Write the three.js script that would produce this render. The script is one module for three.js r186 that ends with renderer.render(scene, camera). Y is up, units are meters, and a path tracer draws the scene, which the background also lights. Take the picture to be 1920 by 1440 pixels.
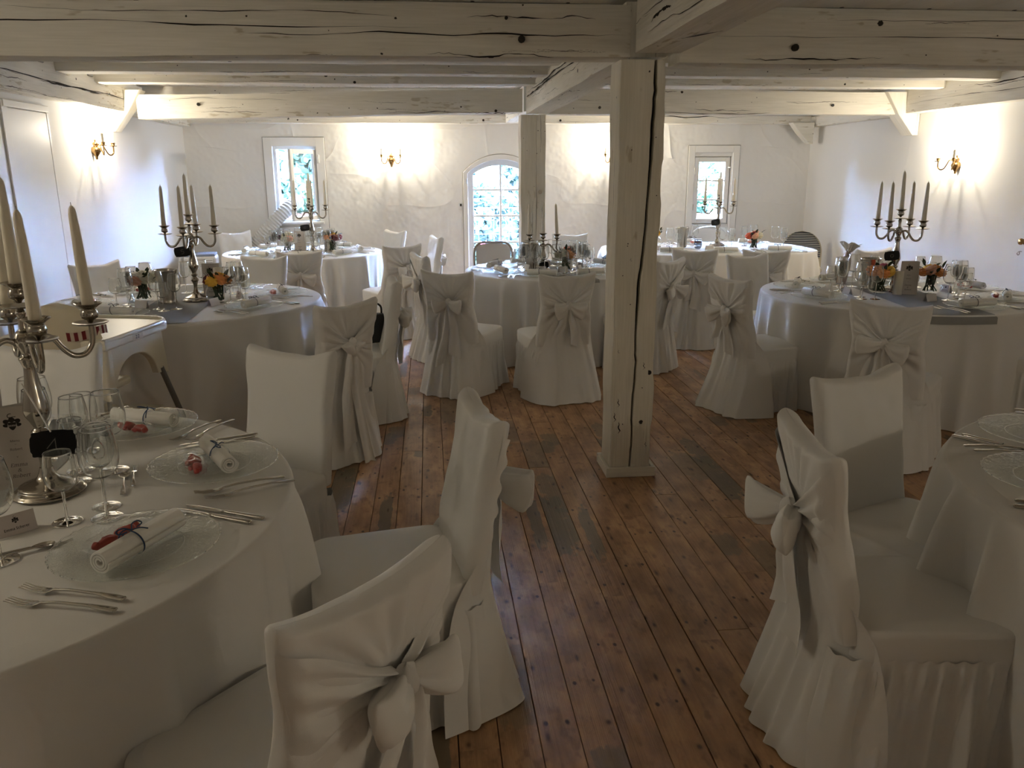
import * as THREE from 'three';
import { RoundedBoxGeometry } from 'three/addons/geometries/RoundedBoxGeometry.js';
import { mergeGeometries, mergeVertices, toCreasedNormals } from 'three/addons/utils/BufferGeometryUtils.js';

// ---------------------------------------------------------------- camera, sky, exposure
const scene = new THREE.Scene();
const camera = new THREE.PerspectiveCamera(51.28, 1920 / 1440, 0.05, 200);
camera.rotation.order = 'YXZ';
camera.position.set(0, 1.62, 0);
camera.rotation.set(-14.8825 * Math.PI / 180, -5.7545 * Math.PI / 180, -0.004);

const renderer = new THREE.WebGLRenderer({ antialias: true });
renderer.toneMapping = THREE.LinearToneMapping;
renderer.toneMappingExposure = 0.90;
renderer.shadowMap.enabled = true;

const SKY = 470.0;                                  // radiance of the bright overcast sky
{
  const W = 64, H = 32, d = new Float32Array(W * H * 4);
  for (let j = 0; j < H; j++) for (let i = 0; i < W; i++) {
    const up = Math.max(0, (j + 0.5) / H * 2 - 1), k = SKY * (0.75 + 0.35 * up), o = 4 * (j * W + i);
    d[o] = k * 0.48; d[o + 1] = k * 0.72; d[o + 2] = k * 1.28; d[o + 3] = 1;
  }
  const t = new THREE.DataTexture(d, W, H, THREE.RGBAFormat, THREE.FloatType);
  t.mapping = THREE.EquirectangularReflectionMapping; t.magFilter = THREE.LinearFilter; t.needsUpdate = true;
  scene.background = t;
}
const BULB = 1.45;                                 // candela of one candle bulb
const BULB_COLOR = new THREE.Color(1.0, 0.885, 0.70);

// ---------------------------------------------------------------- helpers
const PI = Math.PI, sin = Math.sin, cos = Math.cos, abs = Math.abs, min = Math.min, max = Math.max, pow = Math.pow, sqrt = Math.sqrt;
function rng(seed) { let a = seed >>> 0; return () => { a = (a + 0x6D2B79F5) | 0; let t = Math.imul(a ^ (a >>> 15), 1 | a); t = (t + Math.imul(t ^ (t >>> 7), 61 | t)) ^ t; return ((t ^ (t >>> 14)) >>> 0) / 4294967296; }; }
const lerp = (a, b, t) => a + (b - a) * t;
const clamp = (x, a = 0, b = 1) => x < a ? a : x > b ? b : x;
const smooth = (a, b, x) => { const t = clamp((x - a) / (b - a)); return t * t * (3 - 2 * t); };
const spow = (x, p) => Math.sign(x) * pow(abs(x), p);
function hash(x, y, z) { let h = Math.imul(x, 374761393) + Math.imul(y, 668265263) + Math.imul(z, 2147483647 ^ 0x5bd1e995); h = Math.imul(h ^ (h >>> 13), 1274126177); return ((h ^ (h >>> 16)) >>> 0) / 4294967296; }
function noise(x, y = 0, z = 0) {
  const xi = Math.floor(x), yi = Math.floor(y), zi = Math.floor(z); let xf = x - xi, yf = y - yi, zf = z - zi;
  xf = xf * xf * (3 - 2 * xf); yf = yf * yf * (3 - 2 * yf);
  const a = hash(xi, yi, zi), b = hash(xi + 1, yi, zi), c = hash(xi, yi + 1, zi), d = hash(xi + 1, yi + 1, zi), p = a + (b - a) * xf, q = c + (d - c) * xf, lo = p + (q - p) * yf;
  if (zf === 0) return lo * 2 - 1;
  zf = zf * zf * (3 - 2 * zf);
  const e = hash(xi, yi, zi + 1), f = hash(xi + 1, yi, zi + 1), g = hash(xi, yi + 1, zi + 1), h = hash(xi + 1, yi + 1, zi + 1), r = e + (f - e) * xf, t = g + (h - g) * xf, hi = r + (t - r) * yf;
  return (lo + (hi - lo) * zf) * 2 - 1;
}
const fbm = (x, y, z, n = 3) => { let s = 0, a = 0.5; for (let i = 0; i < n; i++) { s += a * noise(x, y, z + i * 17); x *= 2.03; y *= 2.03; z *= 2.03; a *= 0.5; } return s; };

const taken = new Map();
function numbered(name) { const n = taken.get(name) || 0; taken.set(name, n + 1); return n ? `${name}_${String(n).padStart(3, '0')}` : name; }
function tag(o, label, category, group) { o.userData.label = label; o.userData.category = category; if (group) o.userData.group = group; return o; }
function thing(name, label, category, p = [0, 0, 0], turn = 0, group) {
  const o = new THREE.Group(); o.name = numbered(name); scene.add(o); o.position.set(...p); o.rotation.y = turn; return tag(o, label, category, group);
}
function mesh(name, geo, mat, parent) {
  const m = new THREE.Mesh(geo, mat); m.castShadow = m.receiveShadow = true;
  if (parent) { m.name = name; parent.add(m); } else { m.name = numbered(name); scene.add(m); }
  return m;
}
function solo(name, geo, mat, label, category, p = [0, 0, 0], turn = 0, group) { const m = mesh(name, geo, mat); m.position.set(...p); m.rotation.y = turn; return tag(m, label, category, group); }
function structure(name, geo, mat) { const m = mesh(name, geo, mat); m.userData.kind = 'structure'; return m; }
function structGroup(name) { const o = new THREE.Group(); o.name = numbered(name); o.userData.kind = 'structure'; scene.add(o); return o; }
function copy(proto, p, turn, label, category, group) {
  const c = proto.clone(); c.name = numbered(proto.userData.base); scene.add(c); c.position.set(...p); c.rotation.set(0, turn, 0);
  c.userData = {}; return tag(c, label, category, group);
}
// a prototype is a Group that is not in the scene: the copies of it are
function proto(base) { const o = new THREE.Group(); o.name = base; o.userData.base = base; return o; }
const place = (o, x, y, z) => { o.position.set(x, y, z); return o; };

function surf(nu, nv, fn, closedU = false) {      // fn(u, v) -> [x, y, z]; uv in the 0..1 of u, v unless fn gives two more
  const cu = closedU ? nu : nu + 1, pos = new Float32Array((nu + 1) * (nv + 1) * 3), uv = new Float32Array((nu + 1) * (nv + 1) * 2), idx = [];
  for (let j = 0; j <= nv; j++) for (let i = 0; i <= nu; i++) {
    const q = fn(closedU && i === nu ? 0 : i / nu, j / nv), k = j * (nu + 1) + i; pos.set([q[0], q[1], q[2]], 3 * k); uv.set(q.length > 3 ? [q[3], q[4]] : [i / nu, j / nv], 2 * k);
  }
  for (let j = 0; j < nv; j++) for (let i = 0; i < nu; i++) { const a = j * (nu + 1) + i, b = a + 1, c = a + nu + 1, d = c + 1; idx.push(a, b, d, a, d, c); }
  const g = new THREE.BufferGeometry(); g.setAttribute('position', new THREE.BufferAttribute(pos, 3)); g.setAttribute('uv', new THREE.BufferAttribute(uv, 2)); g.setIndex(idx); g.computeVertexNormals();
  if (closedU) { const n = g.attributes.normal; for (let j = 0; j <= nv; j++) { const a = j * (nu + 1), b = a + nu, v = new THREE.Vector3(n.getX(a) + n.getX(b), n.getY(a) + n.getY(b), n.getZ(a) + n.getZ(b)).normalize(); n.setXYZ(a, v.x, v.y, v.z); n.setXYZ(b, v.x, v.y, v.z); } }
  return g;
}
const V2 = (x, y) => new THREE.Vector2(x, y), V3 = (x, y, z) => new THREE.Vector3(x, y, z);
const lathe = (pts, seg = 28) => new THREE.LatheGeometry(pts.map(p => V2(p[0], p[1])), seg);
const smoothLathe = (pts, seg = 28, n = 40) => new THREE.LatheGeometry(new THREE.SplineCurve(pts.map(p => V2(p[0], p[1]))).getPoints(n).map(p => V2(max(p.x, 0.0002), p.y)), seg);
const tube = (pts, r, n = 24, k = 8, closed = false) => new THREE.TubeGeometry(new THREE.CatmullRomCurve3(pts.map(p => V3(...p)), closed), n, r, k, closed);
const rbox = (w, h, d, r = 0.004, s = 2) => new RoundedBoxGeometry(w, h, d, s, r);
const at = (g, x, y, z) => (g.translate(x, y, z), g);
const flat = g => { const q = g.index ? g.toNonIndexed() : g.clone(); for (const k of Object.keys(q.attributes)) if (!['position', 'normal', 'uv'].includes(k)) q.deleteAttribute(k); return q; };
const join = list => mergeGeometries(list.map(flat));
function boxUV(g, s = 1, off = 0) {               // uv in metres (times s), u along the longest of the two axes of the face
  if (g.index) g = g.toNonIndexed();
  g.computeBoundingBox(); const sz = g.boundingBox.getSize(V3()), p = g.attributes.position, uv = new Float32Array(p.count * 2), L = [sz.x, sz.y, sz.z];
  for (let i = 0; i < p.count; i += 3) {
    const a = V3().fromBufferAttribute(p, i), b = V3().fromBufferAttribute(p, i + 1), c = V3().fromBufferAttribute(p, i + 2), n = b.clone().sub(a).cross(c.clone().sub(a)), m = [abs(n.x), abs(n.y), abs(n.z)], k = m.indexOf(max(...m));
    let ax = [0, 1, 2].filter(q => q !== k); if (L[ax[1]] > L[ax[0]]) ax.reverse();
    [a, b, c].forEach((q, j) => { const w = q.toArray(); uv[2 * (i + j)] = (w[ax[0]] + off) * s; uv[2 * (i + j) + 1] = (w[ax[1]] + off * 1.7 + k * 0.37) * s; });
  }
  g.setAttribute('uv', new THREE.BufferAttribute(uv, 2)); return g;
}
function hewn(w, h, d, amp = 0.006, seed = 0, step = 0.12, bend = null) {     // a rough-hewn timber: a box whose faces wander
  const g = new THREE.BoxGeometry(w, h, d, max(2, Math.round(w / step)), max(3, Math.round(h / step)), max(3, Math.round(d / step))), p = g.attributes.position, q = V3();
  for (let i = 0; i < p.count; i++) {
    q.fromBufferAttribute(p, i); const s = seed * 7.3, o = q.clone();
    const ex = (abs(o.x) > w / 2 - 1e-5) + (abs(o.y) > h / 2 - 1e-5) + (abs(o.z) > d / 2 - 1e-5), e = ex > 1 ? 0.994 : 1;
    const cut = ex > 1 ? 0.005 : 0;
    q.x += amp * noise(o.x * 2.3 + s, o.y * 2.3, o.z * 2.3) - Math.sign(o.x) * cut * (w > 1 ? 0 : 1); q.y += amp * noise(o.x * 2.3, o.y * 2.3 + s + 9, o.z * 2.3) - Math.sign(o.y) * cut * (h > 1 ? 0 : 1); q.z += amp * noise(o.x * 2.3, o.y * 2.3, o.z * 2.3 + s + 21) - Math.sign(o.z) * cut * (d > 1 ? 0 : 1);
    if (bend) q.y += bend(q.x, q.z);
    p.setXYZ(i, q.x, q.y, q.z);
  }
  return boxUV(toCreasedNormals(g, 0.6), 1, seed * 0.61);
}

// ---------------------------------------------------------------- textures
function texture(w, h, fn, srgb = true, repeat = [1, 1]) {
  const d = new Uint8Array(w * h * 4);
  for (let j = 0; j < h; j++) for (let i = 0; i < w; i++) { const c = fn(i / w, j / h, i, j), o = 4 * (j * w + i); d[o] = clamp(c[0], 0, 255); d[o + 1] = clamp(c[1], 0, 255); d[o + 2] = clamp(c[2], 0, 255); d[o + 3] = 255; }
  const t = new THREE.DataTexture(d, w, h, THREE.RGBAFormat); t.wrapS = t.wrapT = THREE.RepeatWrapping; t.magFilter = THREE.LinearFilter; t.minFilter = THREE.LinearMipmapLinearFilter; t.generateMipmaps = true;
  if (srgb) t.colorSpace = THREE.SRGBColorSpace; t.repeat.set(...repeat); t.needsUpdate = true; return t;
}
function canvasTex(w, h, draw) { const c = document.createElement('canvas'); c.width = w; c.height = h; draw(c.getContext('2d'), w, h); const t = new THREE.CanvasTexture(c); t.colorSpace = THREE.SRGBColorSpace; return t; }
const tile = (x, y, p, f) => {                    // noise that repeats after 1
  const a = x - Math.floor(x), b = y - Math.floor(y), s = v => v * v * (3 - 2 * v);
  const wx = s(clamp((a - 0.8) / 0.2)), wy = s(clamp((b - 0.8) / 0.2));
  const row = v => wx > 0 ? lerp(f(a, v), f(a - 1, v), wx) : f(a, v);
  return wy > 0 ? lerp(row(b), row(b - 1), wy) : row(b);
};
const weave = texture(128, 128, (u, v, i, j) => { const k = 128 + 60 * sin(i * PI / 2) * cos(j * PI / 2) + 50 * (hash(i, j, 3) - 0.5); return [k, k, k]; }, false, [14, 14]);
const plasterBump = texture(768, 768, (u, v) => {
  const a = tile(u, v, 1, (x, y) => fbm(x * 5, y * 5, 2, 4)), b = tile(u, v, 1, (x, y) => { const r = 1 - abs(noise(x * 4 + fbm(x * 3, y * 3, 8, 2), y * 5, 5)); return pow(max(0, r), 9); }), c = tile(u, v, 1, (x, y) => noise(x * 60, y * 60, 1));
  const k = 118 + 85 * a + 60 * b * (noise(u * 2, v * 2, 77) > 0 ? 1 : 0.3) + 7 * c; return [k, k, k];
}, false);
function paintedWood(seed, cracks, base = [235, 231, 220]) {       // 4 m x 0.5 m of old whitewashed timber: brush grain, nail holes, fine dark checks where the wood has split
  const R = rng(seed), W = 2048, H = 256, lines = [], spots = [];
  for (let i = 0; i < cracks; i++) lines.push({ x0: R(), len: 0.05 + R() * R() * 0.4, y: R(), s: R() * 99, w: 0.6 + R() * 1.3, tilt: (R() - 0.5) * 0.05 });
  for (let i = 0; i < 26; i++) spots.push({ x: R(), y: R(), r: (R() < 0.2 ? 5 : 2) * (0.6 + R()), f: R() });
  return texture(W, H, (u, v, i, j) => {
    const g = tile(u, v, 1, (x, y) => noise(x * 34, y * 90, seed)) * 5 + tile(u, v, 1, (x, y) => fbm(x * 9, y * 5, seed + 4, 3)) * 14;
    let c = [base[0] + g, base[1] + g, base[2] + g * 1.1];
    const worn = tile(u, v, 1, (x, y) => fbm(x * 40, y * 22, seed + 30, 3) + 0.5 * noise(x * 9, y * 4, seed + 31)); if (worn > 0.56) { const k = clamp((worn - 0.56) * 6) * 0.4; c = [lerp(c[0], 158, k), lerp(c[1], 142, k), lerp(c[2], 112, k)]; }
    for (const l of lines) { let x = u - l.x0; x -= Math.floor(x); if (x < l.len) { const yy = l.y + l.tilt * x + 0.022 * noise(x * 30, 0, l.s) + 0.006 * noise(x * 150, 1, l.s); let dy = (v - yy); dy -= Math.round(dy); const wd = l.w * sin(PI * x / l.len) * (0.5 + 0.5 * noise(x * 50, 2, l.s)); const k = clamp(wd - abs(dy * H) + 0.4); if (k > 0) { c = [lerp(c[0], 38, k), lerp(c[1], 31, k), lerp(c[2], 24, k)]; } } }
    for (const s of spots) { const dx = (u - s.x) * W, dy = (v - s.y) * H, q = sqrt(dx * dx + dy * dy * 1.3) + 1.2 * noise(i * 0.4, j * 0.4, 9); if (q < s.r) { const k = clamp(s.r - q); c = [lerp(c[0], 34, k), lerp(c[1], 28, k), lerp(c[2], 22, k)]; } }
    return c;
  }, true, [0.25, 2]);
}
const woodGrainBump = texture(1024, 256, (u, v) => { const k = 128 + 50 * tile(u, v, 1, (x, y) => fbm(x * 14, y * 46, 3, 3)) + 34 * tile(u, v, 1, (x, y) => fbm(x * 5, y * 7, 13, 3)); return [k, k, k]; }, false, [0.25, 2]);
function plankTex(seed) {                         // 3 m of a worn pine floorboard: grain, knots, nail heads in pairs, grey scuffed patches
  const R = rng(seed * 31 + 5), W = 1792, H = 112, knots = [], nails = [], t0 = R(), tone = (R() - 0.5) * 16, grey = [];
  for (let i = 0; i < 9; i++) knots.push({ x: R() * W, y: R() * H, a: 7 + R() * 11, b: 4 + R() * 5, d: 0.5 + R() * 0.5 });
  for (let k = 0; k < 4; k++) { const x = (t0 + k * 0.25) % 1 * W; nails.push({ x: x + R() * 8, y: H * (0.18 + 0.1 * R()), r: 2.6 + R() * 2.4 }, { x: x + R() * 8, y: H * (0.72 + 0.12 * R()), r: 2.6 + R() * 2.4 }); }
  for (let i = 0; i < 3; i++) grey.push({ x: R(), y: R(), w: 0.025 + R() * 0.09, h: 0.25 + R() * 0.6, k: R() < 0.55 ? 0.4 + 0.45 * R() : 0 });
  return texture(W, H, (u, v, i, j) => {
    const ring = sin((v * 9 + fbm(u * 5, v * 2, seed, 3) * 5) * 3) * 0.5 + noise(u * 260, v * 40, seed + 2) * 0.45, blot = fbm(u * 26, v * 2.2, seed + 5, 4), wear = fbm(u * 60, v * 5, seed + 9, 3);
    let c = [174 + tone + ring * 9 + blot * 38, 134 + tone * 0.85 + ring * 8 + blot * 34, 95 + tone * 0.6 + ring * 6 + blot * 26];
    const dk = clamp((wear - 0.17) * 3.2) * 0.5; c = [lerp(c[0], 118, dk), lerp(c[1], 84, dk), lerp(c[2], 58, dk)];
    for (const g of grey) { if (!g.k) continue; let dx = abs(u - g.x); dx = min(dx, 1 - dx); const q = pow(dx / g.w, 4) + pow(abs(v - g.y) / g.h, 4) + fbm(u * 70, v * 6, seed + 40, 3) * 1.1; const k = clamp((1 - q) * 2.4) * g.k; if (k > 0) c = [lerp(c[0], 108, k), lerp(c[1], 98, k), lerp(c[2], 80, k)]; }
    for (const n of knots) { const dx = (i - n.x) / n.a, dy = (j - n.y) / n.b, q = dx * dx + dy * dy; if (q < 4) { const k = Math.exp(-q * 1.4) * n.d; c = [lerp(c[0], 62, k), lerp(c[1], 36, k), lerp(c[2], 20, k)]; } }
    for (const n of nails) { const q = sqrt((i - n.x) ** 2 + (j - n.y) ** 2); if (q < n.r + 3) { const k = clamp((n.r + 3 - q) / 4) * 0.8; c = [lerp(c[0], 44, k), lerp(c[1], 27, k), lerp(c[2], 18, k)]; } }
    return c;
  });
}

// ---------------------------------------------------------------- materials
const std = o => new THREE.MeshStandardMaterial(o), phys = o => new THREE.MeshPhysicalMaterial(o), DS = THREE.DoubleSide, rgb = (r, g, b) => new THREE.Color().setRGB(r, g, b);
const M = {
  cover: std({ color: rgb(0.84, 0.83, 0.80), roughness: 0.85, side: DS, bumpMap: weave, bumpScale: 0.0006 }),
  cloth: std({ color: rgb(0.83, 0.82, 0.79), roughness: 0.85, side: DS, bumpMap: weave, bumpScale: 0.0006 }),
  napkin: std({ color: rgb(0.86, 0.85, 0.80), roughness: 0.9, side: DS }),
  runner: std({ color: rgb(0.30, 0.30, 0.29), roughness: 0.9, side: DS, bumpMap: weave, bumpScale: 0.0006 }),
  plaster: std({ color: rgb(0.87, 0.865, 0.845), roughness: 0.9, bumpMap: plasterBump, bumpScale: 0.045 }),
  smoothWall: std({ color: rgb(0.87, 0.865, 0.845), roughness: 0.9, bumpMap: plasterBump, bumpScale: 0.006 }),
  white: std({ color: rgb(0.86, 0.855, 0.83), roughness: 0.5 }),
  ceiling: std({ color: rgb(1, 1, 1), roughness: 0.85, map: null }),
  dark: std({ color: rgb(0.03, 0.025, 0.02), roughness: 0.95 }),
  groove: std({ color: rgb(0.34, 0.33, 0.31), roughness: 0.9 }),
  silver: std({ color: rgb(0.44, 0.41, 0.36), metalness: 1, roughness: 0.12 }),
  steel: std({ color: rgb(0.56, 0.54, 0.50), metalness: 1, roughness: 0.12 }),
  brushed: std({ color: rgb(0.46, 0.44, 0.40), metalness: 1, roughness: 0.24 }),
  brass: std({ color: rgb(0.30, 0.19, 0.08), metalness: 1, roughness: 0.25 }),
  iron: std({ color: rgb(0.006, 0.008, 0.009), roughness: 0.6 }),
  glass: phys({ color: rgb(0.98, 0.99, 0.985), roughness: 0.01, transmission: 1, thickness: 0, ior: 1.5, side: DS }),
  stem: phys({ color: rgb(0.97, 0.98, 0.97), roughness: 0.01, transmission: 1, thickness: 0.01, ior: 1.45 }),
  bowl: phys({ color: rgb(0.98, 0.99, 0.985), roughness: 0.0, transmission: 1, thickness: 0.0015, ior: 1.5 }),
  pane: phys({ color: rgb(0.97, 0.99, 0.99), roughness: 0.0, transmission: 1, thickness: 0, ior: 1.5, side: DS }),
  plate: phys({ color: rgb(0.91, 0.93, 0.905), roughness: 0.05, transmission: 0.95, thickness: 0, ior: 1.5, side: DS, bumpMap: texture(256, 256, (u, v) => { const k = 128 + 110 * tile(u, v, 1, (x, y) => fbm(x * 22, y * 22, 6, 2)); return [k, k, k]; }, false, [3, 3]), bumpScale: 0.012 }),
  candle: phys({ color: rgb(0.80, 0.74, 0.60), roughness: 0.45 }),
  wick: std({ color: rgb(0.5, 0.47, 0.42), roughness: 0.9 }),
  plastic: std({ color: rgb(0.76, 0.71, 0.57), roughness: 0.38 }),
  whitePlastic: std({ color: rgb(0.78, 0.79, 0.80), roughness: 0.4 }),
  greyMetal: std({ color: rgb(0.20, 0.20, 0.20), metalness: 0.7, roughness: 0.4 }),
  black: std({ color: rgb(0.012, 0.012, 0.013), roughness: 0.75 }),
  paper: std({ color: rgb(0.74, 0.71, 0.67), roughness: 0.85, side: DS }),
  ribbon: std({ color: rgb(0.018, 0.055, 0.13), roughness: 0.5, side: DS }),
  ribbonDark: std({ color: rgb(0.03, 0.035, 0.05), roughness: 0.5, side: DS }),
  gummy: phys({ color: rgb(0.42, 0.045, 0.03), roughness: 0.3 }),
  gummyPink: phys({ color: rgb(0.72, 0.26, 0.20), roughness: 0.4 }),
  film: phys({ color: rgb(0.98, 0.98, 0.98), roughness: 0.06, transmission: 1, thickness: 0, side: DS }),
  leaf: std({ color: rgb(0.022, 0.04, 0.018), roughness: 0.6, side: DS }),
  stemGreen: std({ color: rgb(0.014, 0.045, 0.018), roughness: 0.7 }),
  bulb: std({ color: rgb(1, 0.9, 0.7), emissive: BULB_COLOR, emissiveIntensity: 14 }),
  terracotta: std({ color: rgb(0.16, 0.07, 0.04), roughness: 0.9 }),
  hose: std({ color: rgb(0.70, 0.70, 0.68), roughness: 0.45, side: DS }),
};
M.ceiling.map = paintedWood(5, 4, [235, 231, 222]);
M.beams = [11, 12, 13].map((s, i) => std({ map: paintedWood(s, [13, 17, 10][i]), roughness: 0.8, bumpMap: woodGrainBump, bumpScale: 0.008 }));
M.post = std({ map: paintedWood(21, 9, [232, 226, 211]), roughness: 0.8, bumpMap: woodGrainBump, bumpScale: 0.01 });
M.planks = [...Array(10)].map((_, i) => std({ map: plankTex(i), roughness: 0.52, bumpMap: woodGrainBump, bumpScale: 0.0015 }));
M.rose = { red: std({ color: rgb(0.16, 0.008, 0.015), roughness: 0.6 }), orange: std({ color: rgb(0.80, 0.30, 0.07), roughness: 0.6 }), yellow: std({ color: rgb(0.85, 0.48, 0.05), roughness: 0.6 }), peach: std({ color: rgb(0.78, 0.42, 0.27), roughness: 0.6 }), pink: std({ color: rgb(0.52, 0.10, 0.16), roughness: 0.6 }), coral: std({ color: rgb(0.72, 0.12, 0.05), roughness: 0.6 }), cream: std({ color: rgb(0.70, 0.66, 0.50), roughness: 0.6 }) };

// ---------------------------------------------------------------- the room shell
const XL = -2.95, XR = 5.03, ZB = -10.55, ZF = 2.2, YC = 2.47;
{ // floor: boards 12 cm wide, each a piece of its own, on a dark subfloor
  const fl = structGroup('floor');
  const sub = mesh('subfloor', at(new THREE.BoxGeometry(XR - XL + 0.6, 0.1, ZF - ZB + 0.6), (XL + XR) / 2, -0.078, (ZB + ZF) / 2), M.dark, fl);
  const R = rng(77), geos = new Map();
  let k = 0;
  for (let x = 0.04 - 0.12 * 25; x < XR; x += 0.12, k++) {
    const a = max(x, XL), b = min(x + 0.12, XR); if (b - a < 0.015) continue;
    const cuts = [ZB]; let z = ZB + 1.2 + R() * 3.6; while (z < ZF - 0.8) { cuts.push(z); z += 3.6 + R() * 2.2; } cuts.push(ZF);
    for (let i = 0; i + 1 < cuts.length; i++) {
      const L = cuts[i + 1] - cuts[i] - 0.0012, w = b - a - (R() < 0.4 ? 0.0042 : 0.0026), g = rbox(w, 0.026, L, 0.0016, 1), p = g.attributes.position, uv = g.attributes.uv, o = R();
      for (let q = 0; q < p.count; q++) uv.setXY(q, p.getZ(q) / 3 + o, p.getX(q) / 0.122 + 0.5);
      const m = mesh('floorboard', g, M.planks[Math.floor(R() * 10)], fl); m.position.set((a + b) / 2, -0.013 + (R() - 0.5) * 0.0016, (cuts[i] + cuts[i + 1]) / 2);
    }
  }
}
function wallSlab(name, w, h, holes, depth, mat, uvs) {            // a wall in its own x-y plane, with openings, extruded away from the room
  const s = new THREE.Shape([V2(0, 0), V2(w, 0), V2(w, h), V2(0, h)]); holes.forEach(q => s.holes.push(q));
  const g = new THREE.ExtrudeGeometry(s, { depth, bevelEnabled: false, curveSegments: 24 }); const uv = g.attributes.uv; for (let i = 0; i < uv.count; i++) uv.setXY(i, uv.getX(i) * uvs, uv.getY(i) * uvs);
  return structure(name, g, mat);
}
const rectHole = (x0, y0, x1, y1) => new THREE.Path([V2(x0, y0), V2(x0, y1), V2(x1, y1), V2(x1, y0)]);
function archPath(P, x0, y0, x1, ys, rise) { // segmental arch
  const c = (x0 + x1) / 2, h = (x1 - x0) / 2, r = (h * h + rise * rise) / (2 * rise), cy = ys + rise - r, a = Math.asin(h / r), q = [V2(x0, y0), V2(x1, y0)];
  for (let i = 0; i <= 24; i++) { const t = a - 2 * a * i / 24; q.push(V2(c + r * sin(t), cy + r * cos(t))); }
  return new P(q);
}
const TH = 0.38, HT = 2.9;
const WL = { x0: -1.90, x1: -1.36, y0: 1.00, y1: 1.93 }, WR = { x0: 3.47, x1: 3.97, y0: 0.93, y1: 1.80 }, AD = { x0: 0.50, x1: 1.36, y0: 0.02, ys: 1.60, rise: 0.17 };
{ // back wall
  const o = XL - TH, w = wallSlab('wall_back', XR - XL + 2 * TH, HT, [rectHole(WL.x0 - o, WL.y0, WL.x1 - o, WL.y1), rectHole(WR.x0 - o, WR.y0, WR.x1 - o, WR.y1), archPath(THREE.Path, AD.x0 - o, AD.y0, AD.x1 - o, AD.ys, AD.rise)], TH, M.plaster, 0.42);
  w.position.set(o, -0.1, ZB - TH); w.children.length; 
  w.position.y = 0;
}
{
  const L = ZF - ZB, l = wallSlab('wall_left', L, HT, [], TH, M.smoothWall, 0.45); l.rotation.y = PI / 2; l.position.set(XL - TH, 0, ZF);
  const r = wallSlab('wall_right', L, HT, [], TH, M.smoothWall, 0.45); r.rotation.y = PI / 2; r.position.set(XR, 0, ZF);
  const f = wallSlab('wall_front', XR - XL + 2 * TH, HT, [], TH, M.smoothWall, 0.45); f.position.set(XL - TH, 0, ZF);
  structure('ceiling', boxUV(at(new THREE.BoxGeometry(XR - XL + 2 * TH, 0.12, L + 2 * TH), (XL + XR) / 2, YC + 0.06, (ZB + ZF) / 2)), M.ceiling);
}
// timbers: wall plates, joists, cross beams, the long beam on the posts
let bm = 0;
function timber(name, w, h, d, x, y, z, label, opt = {}) {
  const g = hewn(w, h, d, opt.amp ?? 0.006, ++bm, opt.step ?? 0.14, opt.bend), t = structGroup(name); mesh('timber', g, opt.mat || M.beams[bm % 3], t); t.position.set(x, y, z); t.userData.label = label; return t;
}
function peg(t, x, y, z, r = 0.014) { const g = new THREE.CylinderGeometry(r, r * 0.9, 0.02, 9); g.rotateX(PI / 2); const m = mesh('peg_hole', g, M.dark, t); m.position.set(x, y, z); }
function slit(t, x0, x1, y, z, wd, seed, axis = 'x') {     // a long drying crack: a thin dark sliver of open wood, with ragged edges
  const n = 26, g = surf(n, 1, (u, v) => { const e = wd * pow(sin(PI * clamp(u, 0.001, 0.999)), 0.6) * (0.55 + 0.45 * noise(u * 14, 3, seed)) * (v - 0.5), yy = y + 0.010 * noise(u * 6, 0, seed) + 0.004 * noise(u * 25, 1, seed) + e, l = lerp(x0, x1, u); return axis === 'x' ? [l, yy, z] : axis === 'y' ? [yy, l, z] : [z, yy, l]; });
  const m = mesh('drying_crack', g, std0dark, t); return m;
}
const std0dark = new THREE.MeshStandardMaterial({ color: rgb(0.018, 0.014, 0.011), roughness: 1, side: DS });
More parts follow.
